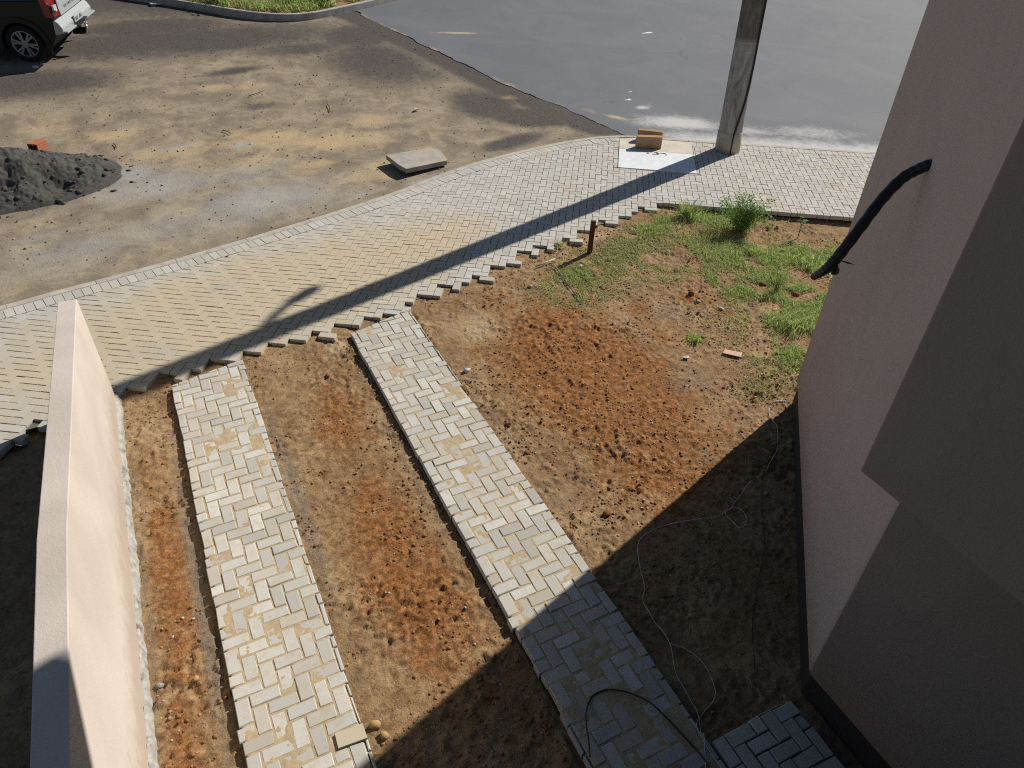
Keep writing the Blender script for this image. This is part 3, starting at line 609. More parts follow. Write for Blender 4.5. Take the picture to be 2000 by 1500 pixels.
mb = MB(); mb.tube(spline([(*q7, 7.0), (*(q7+dr*.3), 7.35), (*(q7+dr*.7), 7.7), (*(q7+dr*.95), 7.8)], 5), .048, 8); la = adopt(mb.build('lamp_arm', simple('galv', (.45, .45, .45), .5, .5, .7), None, True), pole)
mb = MB(); mb.tube([(*(q7+dr*.78), 7.74), (*(q7+dr*.85), 7.78), (*(q7+dr*1.0), 7.80), (*(q7+dr*1.06), 7.80)], [.045, .085, .09, .04], 10); adopt(mb.build('lamp_head', simple('lamphead', (.5, .5, .5), .5, .5), None, True), pole)

# ------------------------------------------------------------------ cover plates and tan blocks on the sidewalk
def quad_slab(pts, z0, z1): return MB().prism(pts, z0, z1)
up = (np.array([8.46, 9.43])-np.array([7.29, 10.22])); up /= np.linalg.norm(up); vp = np.array([-up[1], up[0]])
plate = thing('cover_plate', 'white concrete cover plate with faint marker scrawl set into the sidewalk by the pole', 'cover plate', (8.2, 10.2, 0))
def pq(u_, v_): return tuple((PL_A if u_ == 0 else PL_B)+PU*(.012 if u_ == 0 else -.012)+PVv*v_)
w1 = [pq(0, .012), pq(1, .012), pq(1, .965), pq(0, .965)]
adopt(MB().prism(w1, -.03, .012).build('white_panel', PLATE, None, bevel=.004), plate)
w2 = [pq(0, .978), pq(1, .978), pq(1, 1.64), (9.07, 11.0), (8.68, 11.27), (8.38, 11.44), pq(0, 1.54)]
adopt(MB().prism(w2, -.03, .010).build('beige_panel', PLATE2, None, bevel=.004), plate)
INK = simple('marker_ink', (.14, .15, .17), .9, .1)
mc = np.array([8.365, 10.515]); mu = np.array([.84, -.54]); mv = np.array([.54, .84])      # scrawled marks, as on the plate
def mk(p): q = mc+mu*p[0]+mv*p[1]; return (q[0], q[1], .0135)
for st in ([(-.165, .05), (-.19, .02), (-.185, -.03), (-.16, -.04)], [(-.10, -.05), (-.05, -.07), (.0, -.05)], [(-.06, .045), (.0, .05), (.02, .02), (-.02, .005), (.03, -.01), (.01, -.04)], [(.05, .02), (.09, .035), (.12, .01)], [(.12, .04), (.15, .02), (.16, -.03), (.165, -.06)]):
    mb = MB(); mb.tube([mk(p) for p in spline(st, 4)], .0075, 5); o = mb.build('marker_stroke', INK, None); adopt(o, plate)
TAN = m_concrete('tan_block', (.36, .23, .12), (.43, .285, .155), (.28, .18, .10), 5, .4)
def block(name, label, c, ang, L_, D_, H_, z0, tilt=0):
    m = Matrix.Translation((c[0], c[1], z0)) @ Matrix.Rotation(R(ang), 4, 'Z') @ Matrix.Rotation(R(tilt), 4, 'X')
    mb = MB(); mb.box((-L_/2, -D_/2, 0), (L_/2, D_/2, H_)); o = mb.build(name, TAN, None, bevel=.008)
    o.matrix_world = m; o['label'] = label; o['category'] = 'block'; o['group'] = 'tan blocks on the cover plate'; return o
block('masonry_block', 'tan block standing on edge on the pale cover plate, nearest the camera', (8.39, 10.855), -27, .475, .12, .215, .014)
block('masonry_block', 'tan block standing behind the other one at the kerb edge', (8.63, 11.16), -40, .47, .11, .20, .014)

# ------------------------------------------------------------------ broken slab on the dirt road
sl = thing('concrete_slab', 'dusty loose concrete slab propped on the dirt beside the kerb', 'slab', (4.2, 11.95, -.1))
poly = [(3.66, 12.22), (4.60, 12.40), (4.70, 12.20), (4.63, 11.70), (3.78, 11.48), (3.72, 11.7)]
V = []; zt = lambda x, y: -.010+.05*(4.7-x)/1.0
o = MB(); n = len(poly); o.add([(x, y, zt(x, y)-.085) for x, y in poly]+[(x, y, zt(x, y)) for x, y in poly], [tuple(range(n))[::-1], tuple(range(n, 2*n))]+[(i, (i+1) % n, n+(i+1) % n, n+i) for i in range(n)])
adopt(o.build('slab_body', SLAB, None, bevel=.008), sl)

# ------------------------------------------------------------------ pile of dark sand and clay brick
PILE = m_sand('pile_sand', (.068, .065, .058), (.105, .10, .088), (.035, .033, .03))
X, Y, Fc = grid(-4.6, -.3, 12.0, 15.1, 260, 190)
dx = (X+2.5)/1.95; dy = (Y-13.42)/1.05; rad = np.sqrt(dx*dx+dy*dy)+.16*(fbm(X, Y, .8, 3, 3)-.5)
hz = .56*np.maximum(0, 1-rad**1.5)
rgh = sstep(.02, .14, hz)
rid = lambda s0, sd: np.abs(fbm(X, Y, s0, sd, 3)-.5)*2
hz = hz+rgh*(.15*(fbm(X, Y, .45, 9, 4)-.5)-.075*rid(.28, 15)+.022*(vnoise(X, Y, .06, 4)-.5)+.022*(vnoise(X, Y, .03, 14)-.5)-.20*np.exp(-(((X+1.55)/.30)**2+((Y-12.95)/.22)**2))-.16*np.exp(-(((X+2.3)/.3)**2+((Y-12.9)/.25)**2)))
inn = hz > .006
link('sand_pile', mesh_np('sand_pile', np.stack([X, Y, zr(Y)-.015+hz], 1), Fc[inn[Fc].any(1)], PILE, True), label='dark grey heap of damp building sand at the left edge of the dirt road', category='sand pile')
def pile_z(x, y):
    i = np.argmin((X-x)**2+(Y-y)**2); return float(zr(Y[i])-.015+hz[i])
CLAY = simple('clay_brick', (.42, .15, .075), .85, .2, var=.15, sc=14, bump=.3)
b = thing('clay_brick', 'red hollow clay brick lying on top of the dark sand heap', 'brick', (-1.74, 13.96, .2))
bz = pile_z(-1.74, 13.9)-.02
bm_ = Matrix.Translation((-1.74, 13.95, bz)) @ Matrix.Rotation(R(-34), 4, 'Z')
mb = MB(); W_, H_, L_ = .17, .165, .24
for (x0, x1, z0, z1) in ((-W_/2, W_/2, 0, .018), (-W_/2, W_/2, H_-.018, H_), (-W_/2, -W_/2+.018, .018, H_-.018), (W_/2-.018, W_/2, .018, H_-.018), (-.006, .006, .018, H_-.018), (-W_/2+.018, -.006, H_/2-.006, H_/2+.006), (.006, W_/2-.018, H_/2-.006, H_/2+.006)):
    mb.box((x0, -L_/2, z0), (x1, L_/2, z1), bm_)
adopt(mb.build('brick_shell', CLAY, None), b)
mb = MB()
for zz in (.035, .075, .115, .155): mb.box((W_/2-.002, -L_/2+.004, zz-.006), (W_/2+.005, L_/2-.004, zz+.006), bm_)
adopt(mb.build('grooved_face', CLAY, None), b)

# ------------------------------------------------------------------ traffic island at the top
ISL = [(-4.5, 27.0), (-1.0, 24.6), (.8, 23.2), (1.83, 22.33), (2.6, 21.65), (3.2, 21.2), (3.76, 20.95), (4.3, 20.88), (4.86, 21.0), (5.99, 21.47), (7.25, 22.10), (10, 23.6), (16, 27.2)]
isl = bpy.data.objects.new('traffic_island', None); C.objects.link(isl); isl['kind'] = 'structure'; isl['label'] = 'kerbed planted island at the far side of the dirt road'
ISP = np.array([p[:2] for p in spline(ISL, 5)])
ICON = m_concrete('island_kerb', (.36, .34, .31), (.46, .44, .40), (.2, .18, .15), 5)
kerb_run(ISP, 'kerb_stone', isl, .17, .30, .13, 1.1, ICON, zr)
inn_ = offset_poly(ISP, .12)
V = [(x, y, float(zr(y))+.13+.03*random.random()) for x, y in inn_]; m_ = len(V)
V += [(x*.9+.4, y+1.0, float(zr(y+1.0))+.20+.06*random.random()) for x, y in inn_]+[(x, y+9, float(zr(y+9))+.25) for x, y in inn_]
Fi = [(k*m_+j, k*m_+j+1, (k+1)*m_+j+1, (k+1)*m_+j) for k in range(2) for j in range(m_-1)]
nv = len(V); link('island_soil', mesh_np('island_soil', V, Fi, SOIL, True, colattr=np.tile([.3, .2, .4, 1.], (nv, 1))), isl)

# ------------------------------------------------------------------ plants
def blades(xyz, hgt, wid, lean, n_seg=2, tints=None):
    n = len(xyz); a = rng.random(n)*2*np.pi; la = rng.random(n)*2*np.pi
    h = hgt*(.55+.75*rng.random(n)); w = wid*(.7+.6*rng.random(n)); ln = lean*(.3+rng.random(n))*h
    d = np.stack([np.cos(a), np.sin(a), 0*a], 1); ld = np.stack([np.cos(la), np.sin(la), 0*la], 1); up = np.array([0, 0, 1.])
    p0 = xyz; p1 = xyz+ld*(ln*.35)[:, None]+up*(h*.6)[:, None]; p2 = xyz+ld*ln[:, None]+up*(h*np.maximum(.25, 1-.4*lean*rng.random(n)))[:, None]
    V = np.stack([p0-d*w[:, None]/2, p0+d*w[:, None]/2, p1+d*w[:, None]*.4, p1-d*w[:, None]*.4, p2], 1).reshape(-1, 3)
    b = np.arange(n)[:, None]*5
    F4 = np.concatenate([b+np.array([[0, 1, 2]]), b+np.array([[0, 2, 3]]), b+np.array([[3, 2, 4]])])
    t = np.repeat(rng.random(n) if tints is None else tints, 5); return V, F4, t
def leaves(c, size, flat=.5, tints=None):
    n = len(c); u_ = rng.normal(size=(n, 3)); u_[:, 2] *= flat; u_ /= np.linalg.norm(u_, axis=1)[:, None]
    w_ = rng.normal(size=(n, 3)); w_[:, 2] *= flat; w_ -= (w_*u_).sum(1)[:, None]*u_; w_ /= np.linalg.norm(w_, axis=1)[:, None]
    s_ = size*(.6+.8*rng.random(n))[:, None]; V = np.stack([c-u_*s_, c+w_*s_*.42, c+u_*s_, c-w_*s_*.42], 1).reshape(-1, 3)
    b = np.arange(n)[:, None]*4; return V, np.concatenate([b+np.array([[0, 1, 2]]), b+np.array([[0, 2, 3]])]), np.repeat(rng.random(n) if tints is None else tints, 4)
def join(parts):
    V = []; Fq = []; T = []; b = 0
    for v, f, t in parts: V.append(v); Fq.append(f+b); T.append(t); b += len(v)
    return np.concatenate(V), np.concatenate(Fq), np.concatenate(T)
GRASS = m_leaf('grass_blade', (.32, .45, .11), (.50, .58, .20), (.56, .52, .28)); CREEP = m_leaf('creeping_leaf', (.31, .345, .13), (.45, .46, .21), (.48, .42, .24))
WEED = m_leaf('weed_leaf', (.14, .26, .045), (.30, .44, .11)); PALE = m_leaf('pale_leaf', (.20, .27, .13), (.32, .38, .20)); DRY = m_leaf('dry_blade', (.30, .25, .11), (.5, .45, .25))
STEM = simple('stem', (.12, .15, .05), .7)
def pts_in(blobs, n, thr=.35):
    out = []; B = blobs; wts = np.array([b[2]*b[3]*b[5] for b in B]); wts /= wts.sum()
    k = rng.choice(len(B), n, p=wts); r_ = rng.normal(size=(n, 2))*.62
    P = np.array([[B[i][0], B[i][1]] for i in k]); sc = np.array([[B[i][2], B[i][3]] for i in k]); an = np.array([R(B[i][4]) for i in k])
    q = r_*sc; P = P+np.stack([q[:, 0]*np.cos(an)-q[:, 1]*np.sin(an), q[:, 0]*np.sin(an)+q[:, 1]*np.cos(an)], 1)
    f = fbm(P[:, 0], P[:, 1], .35, 41, 3); ok = (f > thr+.12*rng.random(n)) & (P[:, 1] < ylow(P[:, 0])-.02)
    # keep out of the house
    e3 = np.array([3.11, 1.41]); ok &= ((P-e3)@np.array([-.737, .676]) > .02) | ((P-e3)@np.array([.676, .737]) > 3.5)
    P = P[ok]; return np.c_[P, [soil_z(*p)-.004 for p in P]]
GB = [(7.35, 8.2, .45, .25, -20, 1.0), (7.9, 7.75, .5, .3, -30, 1.0), (6.5, 8.05, .4, .25, 10, .7), (6.95, 7.4, .6, .35, 0, .35), (7.2, 6.75, .6, .4, -20, .5), (7.85, 6.45, .6, .4, -30, 1.0), (7.6, 5.85, .5, .4, -30, .9), (6.8, 6.0, .45, .3, -20, 1.1), (6.35, 6.3, .3, .3, 0, .6), (4.35, 6.95, .35, .3, 0, .45), (4.7, 7.2, .3, .2, 0, .4), (6.6, 5.05, .35, .35, 0, .7), (6.2, 4.6, .3, .3, 0, .4), (8.4, 6.3, .4, .4, 0, .9), (7.1, 5.25, .5, .45, 0, 1.0), (7.4, 5.7, .5, .4, 0, .9), (6.7, 4.9, .4, .3, 0, .9), (6.2, 4.5, .35, .3, 0, .6)]
CB = GB+[(5.5, 7.5, .8, .35, 10, .6), (5.0, 7.3, .6, .4, 0, .6), (6.0, 7.0, .7, .5, 0, .5), (6.8, 6.6, .9, .7, 0, .7), (6.1, 5.3, .6, .5, 0, .4), (5.8, 4.6, .4, .35, 0, .6), (5.3, 4.25, .3, .2, 0, .5), (4.6, 6.7, .4, .3, 0, .5), (6.0, 7.8, .6, .25, 10, .6)]
p1 = pts_in(GB, 27000, .40); p2 = pts_in(CB, 56000, .345); p3 = pts_in(CB, 14000, .30)
link('grass', mesh_np('grass', *(lambda j: (j[0], j[1]))(g := join([blades(p1, .075, .007, .9), blades(p3, .05, .005, 1.2)])), GRASS, attrs={'tint': g[2]}), kind='stuff', label='patchy low grass over the yard near the house corner')
g2 = leaves(p2+np.array([0, 0, .012]), .014, .45); link('creeping_weed', mesh_np('creeping_weed', g2[0], g2[1], CREEP, attrs={'tint': g2[2]}), kind='stuff', label='low creeping green weeds spread over the bare soil')
def tuft(name, label, c, n, h, w, spread, mat=GRASS, lean=.8, dry=0, group=None):
    z = soil_z(*c); t = thing(name, label, 'grass tuft' if 'tuft' in name else 'plant', (c[0], c[1], z), group)
    q = rng.normal(size=(n, 2))*spread; P = np.c_[q+np.array(c), np.full(n, z-.01)]
    v, f, ti = blades(P, h, w, lean); adopt(link('blades', mesh_np('blades', v, f, mat, attrs={'tint': ti}), kind='stuff'), t)
    if dry:
        q = rng.normal(size=(dry, 2))*spread; P = np.c_[q+np.array(c), np.full(dry, z)]; v, f, ti = blades(P, h*1.6, w*.7, .9); adopt(link('dry_stalks', mesh_np('dry_stalks', v, f, DRY, attrs={'tint': ti}), kind='stuff'), t)
    return t
def shrub(name, label, c, H, nst, nleaf, size, mat, spread=.35, flat=.6, zlo=.1):
    z = soil_z(*c); t = thing(name, label, 'weed', (c[0], c[1], z)); cs = []
    mb = MB()
    for k in range(nst):
        a = rng.random()*6.28; l = H*(.6+.4*rng.random()); o_ = spread*H*rng.random()*1.3
        top = np.array([c[0]+math.cos(a)*o_, c[1]+math.sin(a)*o_, z+l]); base = np.array([c[0]+.02*math.cos(a), c[1]+.02*math.sin(a), z-.02]); mid = (top+base)/2+np.array([math.cos(a), math.sin(a), 0])*o_*-.1
        S_ = spline([base, mid, top], 5); mb.tube(S_, [.006*(1-.8*i/len(S_)) for i in range(len(S_))], 5, False)
        for j in range(nleaf//nst):
            f = zlo+(1-zlo)*rng.random()**.8; p = np.array(S_[min(int(f*len(S_)), len(S_)-1)]); cs.append(p+rng.normal(size=3)*np.array([.05, .05, .03])*H/.5)
    adopt(mb.build('stems', STEM, None, kind='stuff'), t); v, f, ti = leaves(np.array(cs), size, flat); adopt(link('foliage', mesh_np('foliage', v, f, mat, attrs={'tint': ti}), kind='stuff'), t); return t
shrub('weed_shrub', 'bushy bright green weed, tallest plant beside the sidewalk edge', (7.80, 7.50), .58, 20, 3400, .020, WEED, .58)
tuft('grass_tuft', 'bright grass tuft at the corner of the block paving', (7.29, 8.16), 240, .27, .012, .07, dry=8, group=None)
shrub('young_weed', 'thin pale-leaved young weed on bare soil near the right-hand sidewalk edge', (8.50, 6.96), .42, 2, 46, .030, PALE, .12, .8, .3)
shrub('young_weed', 'spindly feathery weed standing in the grass near the house', (6.95, 5.78), .40, 7, 380, .011, WEED, .5)
tuft('grass_tuft', 'grass tuft with dry straw stalks against the house corner', (6.55, 5.08), 200, .20, .010, .12, dry=16)
tuft('grass_tuft', 'small dark green tuft alone on the bare red soil', (5.21, 5.31), 110, .09, .012, .055)
tuft('grass_tuft', 'small upright tuft in the middle of the grass', (7.45, 6.80), 70, .16, .009, .05, dry=4)
tuft('grass_tuft', 'tuft of broad blades beside the black conduit', (8.0, 6.15), 180, .17, .011, .16)
tuft('grass_tuft', 'yellowish sprig growing at the block edge left of the stake', (4.88, 8.02), 30, .16, .010, .04)
# island planting
P = []
for k in range(9000):
    x = rng.uniform(-.5, 9); y = np.interp(x, ISP[:, 0], ISP[:, 1])+.2+abs(rng.normal())*1.4; P.append((x, y, float(zr(y))+.15))
P = np.array(P); P = P[fbm(P[:, 0], P[:, 1], .8, 19, 3) > .42]
v, f, ti = blades(P, .20, .022, .9); link('island_grass', mesh_np('island_grass', v, f, GRASS, attrs={'tint': ti}), kind='stuff', label='rough grass covering the kerbed island')
def island_plant(lab, c, n, size, H):
    z = float(zr(c[1]))+.15; t = thing('broadleaf_weed', lab, 'weed', (c[0], c[1], z)); cs = np.c_[rng.normal(size=(n, 2))*.16+np.array(c), z+rng.random(n)*H]
    v, f, ti = leaves(cs, size, .5); adopt(link('foliage', mesh_np('foliage', v, f, WEED, attrs={'tint': ti}), kind='stuff'), t)
    mb = MB(); mb.tube([(c[0], c[1], z-.05), (c[0]+.02, c[1], z+H*.8)], [.01, .004], 5); adopt(mb.build('stem', STEM, None), t)
island_plant('bright broad-leaved weed on the island kerb, right of centre', (5.2, 21.75), 260, .06, .35)
island_plant('dark leafy weed at the left end of the planted island', (2.6, 22.4), 240, .05, .4)
island_plant('low leafy weed behind the rounded island corner', (4.2, 21.7), 200, .045, .3)

# ------------------------------------------------------------------ loose soil lumps and stones
def rock(seed, sx=1, sy=1, sz=.7, sub=1):
    bm = bmesh.new(); bmesh.ops.create_icosphere(bm, subdivisions=sub, radius=1); r_ = np.random.default_rng(seed)
    V = np.array([v.co[:] for v in bm.verts]); V *= (1+.28*(r_.random(len(V))-.5)*2)[:, None]; V *= np.array([sx, sy, sz]); Fq = np.array([[v.index for v in f.verts] for f in bm.faces]); bm.free(); return V, Fq
rocks = [rock(s_, 1, .6+.4*rng.random(), .55+.3*rng.random(), 1) for s_ in range(6)]
def scatter(name, n, smin, smax, pw, tfun, label, region):
    V = []; Fq = []; T = []; b = 0; c = 0
    xs = rng.uniform(region[0], region[1], n*3); ys = rng.uniform(region[2], region[3], n*3); dens = fbm(xs, ys, .45, 27, 4)
    for x, y, dd in zip(xs, ys, dens):
        if c >= n: break
        if dd < .38+.22*rng.random(): continue
        if any(s_['x0']-.03 < x < s_['x1']+.03 and y < 7.25 for s_ in (SL, SR)) or y > ylow(x)-.05: continue
        e = np.array([x-3.11, y-1.41])
        if e@np.array([-.737, .676]) < .05 and e@np.array([.676, .737]) < 3.4: continue
        v, f = rocks[rng.integers(6)]; s_ = smin+(smax-smin)*rng.random()**pw; a = rng.random()*6.28
        q = v*s_; q = np.stack([q[:, 0]*math.cos(a)-q[:, 1]*math.sin(a), q[:, 0]*math.sin(a)+q[:, 1]*math.cos(a), q[:, 2]], 1)+np.array([x, y, soil_z(x, y)+s_*.1])
        V.append(q); Fq.append(f+b); b += len(q); T += [tfun(x, y)]*len(q); c += 1
    link(name, mesh_np(name, np.concatenate(V), np.concatenate(Fq), CLOD, attrs={'tint': T}), kind='stuff', label=label)
scatter('soil_clods', 15000, .003, .020, 3.6, lambda x, y: min(.8, abs(rng.normal(.25, .25))), 'loose clods of earth scattered over the yard', (-.94, 9.2, .9, 8.5))
scatter('pebbles', 3600, .003, .015, 3.0, lambda x, y: rng.uniform(.75, 1.0), 'small pale pebbles scattered over the yard soil', (-.94, 9.2, .9, 8.5))
ROCKM = {'red': simple('red_clod', (.20, .085, .03), .95, .1, var=.3, sc=30, bump=.6), 'tan': simple('tan_stone', (.42, .27, .12), .9, .1, var=.2, sc=25, bump=.5), 'white': simple('pale_stone', (.50, .48, .45), .85, .2, var=.2, sc=25, bump=.4), 'grey': simple('grey_stone', (.30, .28, .25), .9, .15, var=.2, sc=25, bump=.5)}
for k, (x, y, s_, m, lab) in enumerate([
    (2.78, 3.41, .042, 'red', 'round red clod casting a shadow just outside the house shadow'),
    (2.48, 5.84, .045, 'white', 'pale stone beside the right driveway strip, near its upper half'),
    (2.49, 4.40, .035, 'red', 'dark red clod close to the right edge of the right driveway strip'),
    (4.88, 7.43, .045, 'white', 'white stone in thin grass below the wooden stake'),
    (5.82, 6.00, .045, 'grey', 'grey-white stone chip beside crumbled red earth near the grass'),
    (5.97, 5.74, .04, 'white', 'white stone next to the grey chip near the crumbled red earth'),
    (.35, 2.47, .05, 'tan', 'larger tan stone at the edge of the left driveway strip by the house shadow'),
    (.385, 2.37, .042, 'tan', 'smaller tan stone just below the larger one beside the left strip'),
    (-.915, 3.37, .035, 'grey', 'grey stone close to the foot of the boundary wall'),
    (-.68, 3.31, .03, 'tan', 'tan pebble on soil between boundary wall and left strip'),
    (1.06, 6.38, .035, 'red', 'brown clod on soil between the driveway strips near the sidewalk'),
    (3.98, 7.2, .04, 'white', 'white crumpled chip of debris on the soil below the sidewalk'),
    (5.85, 6.2, .05, 'red', 'red earth lump at the edge of the grass'),
    (4.56, 3.31, .03, 'red', 'small dark clod right by the edge of the house shadow'),
    (4.26, 3.0, .03, 'grey', 'pale grey stone lying inside the house shadow'),
    (6.93, 6.03, .05, 'red', 'rusty red lump at the foot of the feathery weed'),
    (7.15, 5.63, .05, 'red', 'rusty red lump in grass nearest the house wall')]):
    v, f = rock(100+k, 1, .75, .55, 2 if m == 'red' else 1); o = link('stone' if m != 'red' else 'earth_clod', mesh_np('stone', v*s_, f, ROCKM[m]), None, (x, y, soil_z(x, y)+s_*.35), label=lab, category='stone' if m != 'red' else 'clod')
    o.rotation_euler = (0, 0, rng.random()*6)
# lumps and litter on the dirt road
V = []; Fq = []; T = []; b = 0
GRAVM = m_clod2()
for k in range(4200):
    x = rng.uniform(-4, 8); y = rng.uniform(10, 21)
    if y < np.interp(x, KOUT[:, 0], KOUT[:, 1])+.15 or x > xb(y)-.1: continue
    v, f = rocks[rng.integers(6)]; s_ = .004+.016*rng.random()**5; V.append(v*s_+np.array([x, y, float(zr(y))+.002])); Fq.append(f+b); b += len(v); T += [rng.choice([.1, .3, .6, .93], p=[.35, .25, .28, .12])]*len(v)
link('road_gravel', mesh_np('road_gravel', np.concatenate(V), np.concatenate(Fq), GRAVM, attrs={'tint': T}), kind='stuff', label='crumbs of stone and earth strewn over the dirt road')
V = []; Fq = []; T = []; b = 0
for k in range(700):
    a = rng.random()*6.28; r_ = .30+.86*rng.random()**.6; x = -2.5+1.95*r_*math.cos(a); y = 13.42+1.05*r_*math.sin(a)
    v, f = rocks[rng.integers(6)]; s_ = .006+.055*rng.random()**4.5; V.append(v*s_+np.array([x, y, pile_z(x, y)+.003])); Fq.append(f+b); b += len(v); T += [0]*len(v)
link('pile_lumps', mesh_np('pile_lumps', np.concatenate(V), np.concatenate(Fq), PILE), kind='stuff', label='lumps crumbled from the dark sand heap')

# ------------------------------------------------------------------ small things
WOODM = simple('old_wood', (.11, .055, .025), .85, .2, var=.35, sc=20, bump=.5)
st = thing('wooden_stake', 'dark brown wooden stake standing in the soil near the sidewalk', 'stake', (5.2, 7.72, -.06))
z0 = soil_z(5.2, 7.72); m = Matrix.Translation((5.2, 7.72, z0-.1)) @ Matrix.Rotation(R(1.5), 4, 'Y') @ Matrix.Rotation(R(-28), 4, 'Z')
mb = MB(); mb.prism([(-.036, -.02), (.036, -.022), (.034, .02), (-.034, .022)], 0, .60, m); adopt(mb.build('post', WOODM, None, bevel=.004), st)
mb = MB(); mb.tube([m @ Vector((.03, -.012, .50)), m @ Vector((.052, -.014, .53)), m @ Vector((.06, -.014, .57))], [.008, .007, .002], 5); adopt(mb.build('splinter', WOODM, None), st)
def rod(name, label, cat, pts, r_, mat):
    mb = MB(); mb.tube(pts, r_, 6); o = mb.build(name, mat, None, True); o['label'] = label; o['category'] = cat; return o
rod('white_stick', 'thin white stick lying across the tip of the stake shadow', 'stick', [(4.28, 7.62, soil_z(4.28, 7.62)+.03), (4.62, 7.69, soil_z(4.62, 7.69)+.04)], .010, ROCKM['white'])
rod('thin_rod', 'thin dark twig lying in sparse grass below the white stick', 'twig', [(4.53, 7.51, soil_z(4.53, 7.51)+.03), (4.46, 7.1, soil_z(4.46, 7.1)+.03), (4.41, 6.68, soil_z(4.41, 6.68)+.02)], .007, simple('grey_twig', (.16, .14, .11), .8))
for k, (a, b_, lab) in enumerate([((1.99, 16.11), (2.34, 16.31), 'dry twig lying on the dirt road, farthest of the twigs'), ((1.22, 14.56), (1.34, 14.36), 'short curved twig on the sandy middle of the dirt road'), ((-.66, 14.52), (-.63, 14.32), 'small dark twig just behind the sand heap'), ((3.42, 15.27), (3.36, 14.87), 'bent twig on the brown dirt left of the asphalt edge')]):
    rod('twig', lab, 'twig', [(a[0], a[1], float(zr(a[1]))+.02), ((a[0]+b_[0])/2+.02, (a[1]+b_[1])/2, float(zr((a[1]+b_[1])/2))+.025), (b_[0], b_[1], float(zr(b_[1]))+.02)], .008, WOODM)
def tile(name, lab, pts, z0, z1, mat, cat):
    o = MB().prism(pts, z0, z1).build(name, mat, None, bevel=.002); o['label'] = lab; o['category'] = cat; return o
tz = soil_z(5.43, 4.86)+.02
tile('tile_piece', 'broken pinkish ceramic tile lying flat on the soil near the house', [(5.33, 4.93), (5.47, 4.78), (5.55, 4.84), (5.40, 4.98)], tz, tz+.012, simple('tile', (.56, .36, .25), .7, .3), 'tile')
tile('tile_piece', 'small pale tile chip on brown soil left of the pinkish tile', [(4.82, 5.06), (4.90, 5.0), (4.93, 5.05)], soil_z(4.87, 5.03)+.02, soil_z(4.87, 5.03)+.03, ROCKM['white'], 'tile')
tile('loose_paver', 'smooth tan paver lying on the left driveway strip near the house shadow', [(.085, 2.385), (.275, 2.37), (.272, 2.475), (.09, 2.49)], -.02, .018, simple('tan_paver', (.53, .46, .33), .85, .2, var=.06, sc=8), 'paver')
o = MB().prism([(4.98, 14.38), (5.1, 14.42), (5.06, 14.5)], .04, .07).build('debris_chip', ROCKM['white'], None); o['label'] = 'white scrap lying on the dirt near the asphalt corner'; o['category'] = 'debris'
o = MB().prism([(-1.90, 18.83), (-1.80, 18.86), (-1.82, 18.93), (-1.92, 18.9)], .39, .43).build('debris_chip', ROCKM['white'], None); o['label'] = 'white scrap on the dirt beside the parked car shadow'; o['category'] = 'debris'
o = MB().prism([(.85, 22.85), (1.25, 22.95), (1.15, 23.1), (.8, 23.05)], .76, .80).build('debris_chip', ROCKM['white'], None); o['label'] = 'pale scrap on the dirt near the top edge left of the island'; o['category'] = 'debris'
WIRE = simple('white_wire', (.62, .60, .56), .5, .4)
def ground_wire(name, lab, pts, r_, mat, lift=.012, cat='wire'):
    S_ = spline(pts, 7); P = []
    for x, y in S_:
        on = any(s_['x0'] < x < s_['x1'] for s_ in (SL, SR)) or (2.36 < x < 3.0 and y < 1.34)
        P.append((x, y, max(soil_z(x, y), .006 if on else -1)+lift+.012*math.sin(x*9+y*7)))
    Pz = np.array([p[2] for p in P]); Pz = np.convolve(np.r_[Pz[0], Pz, Pz[-1]], [.25, .5, .25], 'valid')
    return rod(name, lab, cat, [(p[0], p[1], max(z, p[2])) for p, z in zip(P, Pz)], r_, mat)
ground_wire('loose_wire', 'long thin white wire winding over the shaded soil beside the house', [(5.40, 3.96), (5.232, 3.985), (5.073, 3.859), (4.975, 3.637), (4.778, 3.417), (4.55, 3.283), (4.441, 3.218), (4.213, 3.174), (4.006, 3.069), (3.812, 2.993), (3.655, 2.972), (3.412, 3.025), (3.115, 3.085), (2.903, 3.051), (2.787, 2.935), (2.708, 2.775), (2.644, 2.622), (2.551, 2.516), (2.523, 2.351), (2.52, 2.116), (2.421, 1.913), (2.388, 1.749), (2.361, 1.587), (2.293, 1.445), (2.177, 1.281), (2.095, 1.182), (2.0, .9)], .0032, WIRE)
ground_wire('loose_wire', 'thin white wire curving in a bow between the strip and the shaded path', [(2.52, 2.116), (2.612, 2.012), (2.649, 1.85), (2.593, 1.681), (2.498, 1.602), (2.369, 1.563), (2.282, 1.507), (2.26, 1.386), (2.253, 1.245), (2.251, 1.0)], .0028, WIRE)
ground_wire('loose_wire', 'small loop of white wire on shaded soil', [(3.729, 2.978), (3.82, 3.003), (3.888, 2.972), (3.902, 2.865), (3.829, 2.788), (3.748, 2.774), (3.745, 2.872), (3.754, 2.966), (3.84, 3.028)], .0028, WIRE, .016)
ground_wire('loose_wire', 'dark thin wire lying close along the angled house wall', [(4.86, 3.50), (4.40, 3.20), (4.12, 2.90), (3.80, 2.52), (3.50, 2.26), (3.20, 1.98), (2.93, 1.65)], .003, BLACKP)
ground_wire('black_hose', 'thin black hose looped over the right strip in the shade', [(1.524, 1.638), (1.568, 1.729), (1.637, 1.878), (1.74, 1.98), (1.838, 1.991), (1.903, 1.968), (1.981, 1.911), (2.06, 1.821), (2.106, 1.734), (2.142, 1.596), (2.173, 1.442), (2.188, 1.336), (2.182, 1.261), (2.1, .9)], .0055, simple('hose', (.015, .015, .016), .35, .5), .012, 'hose')

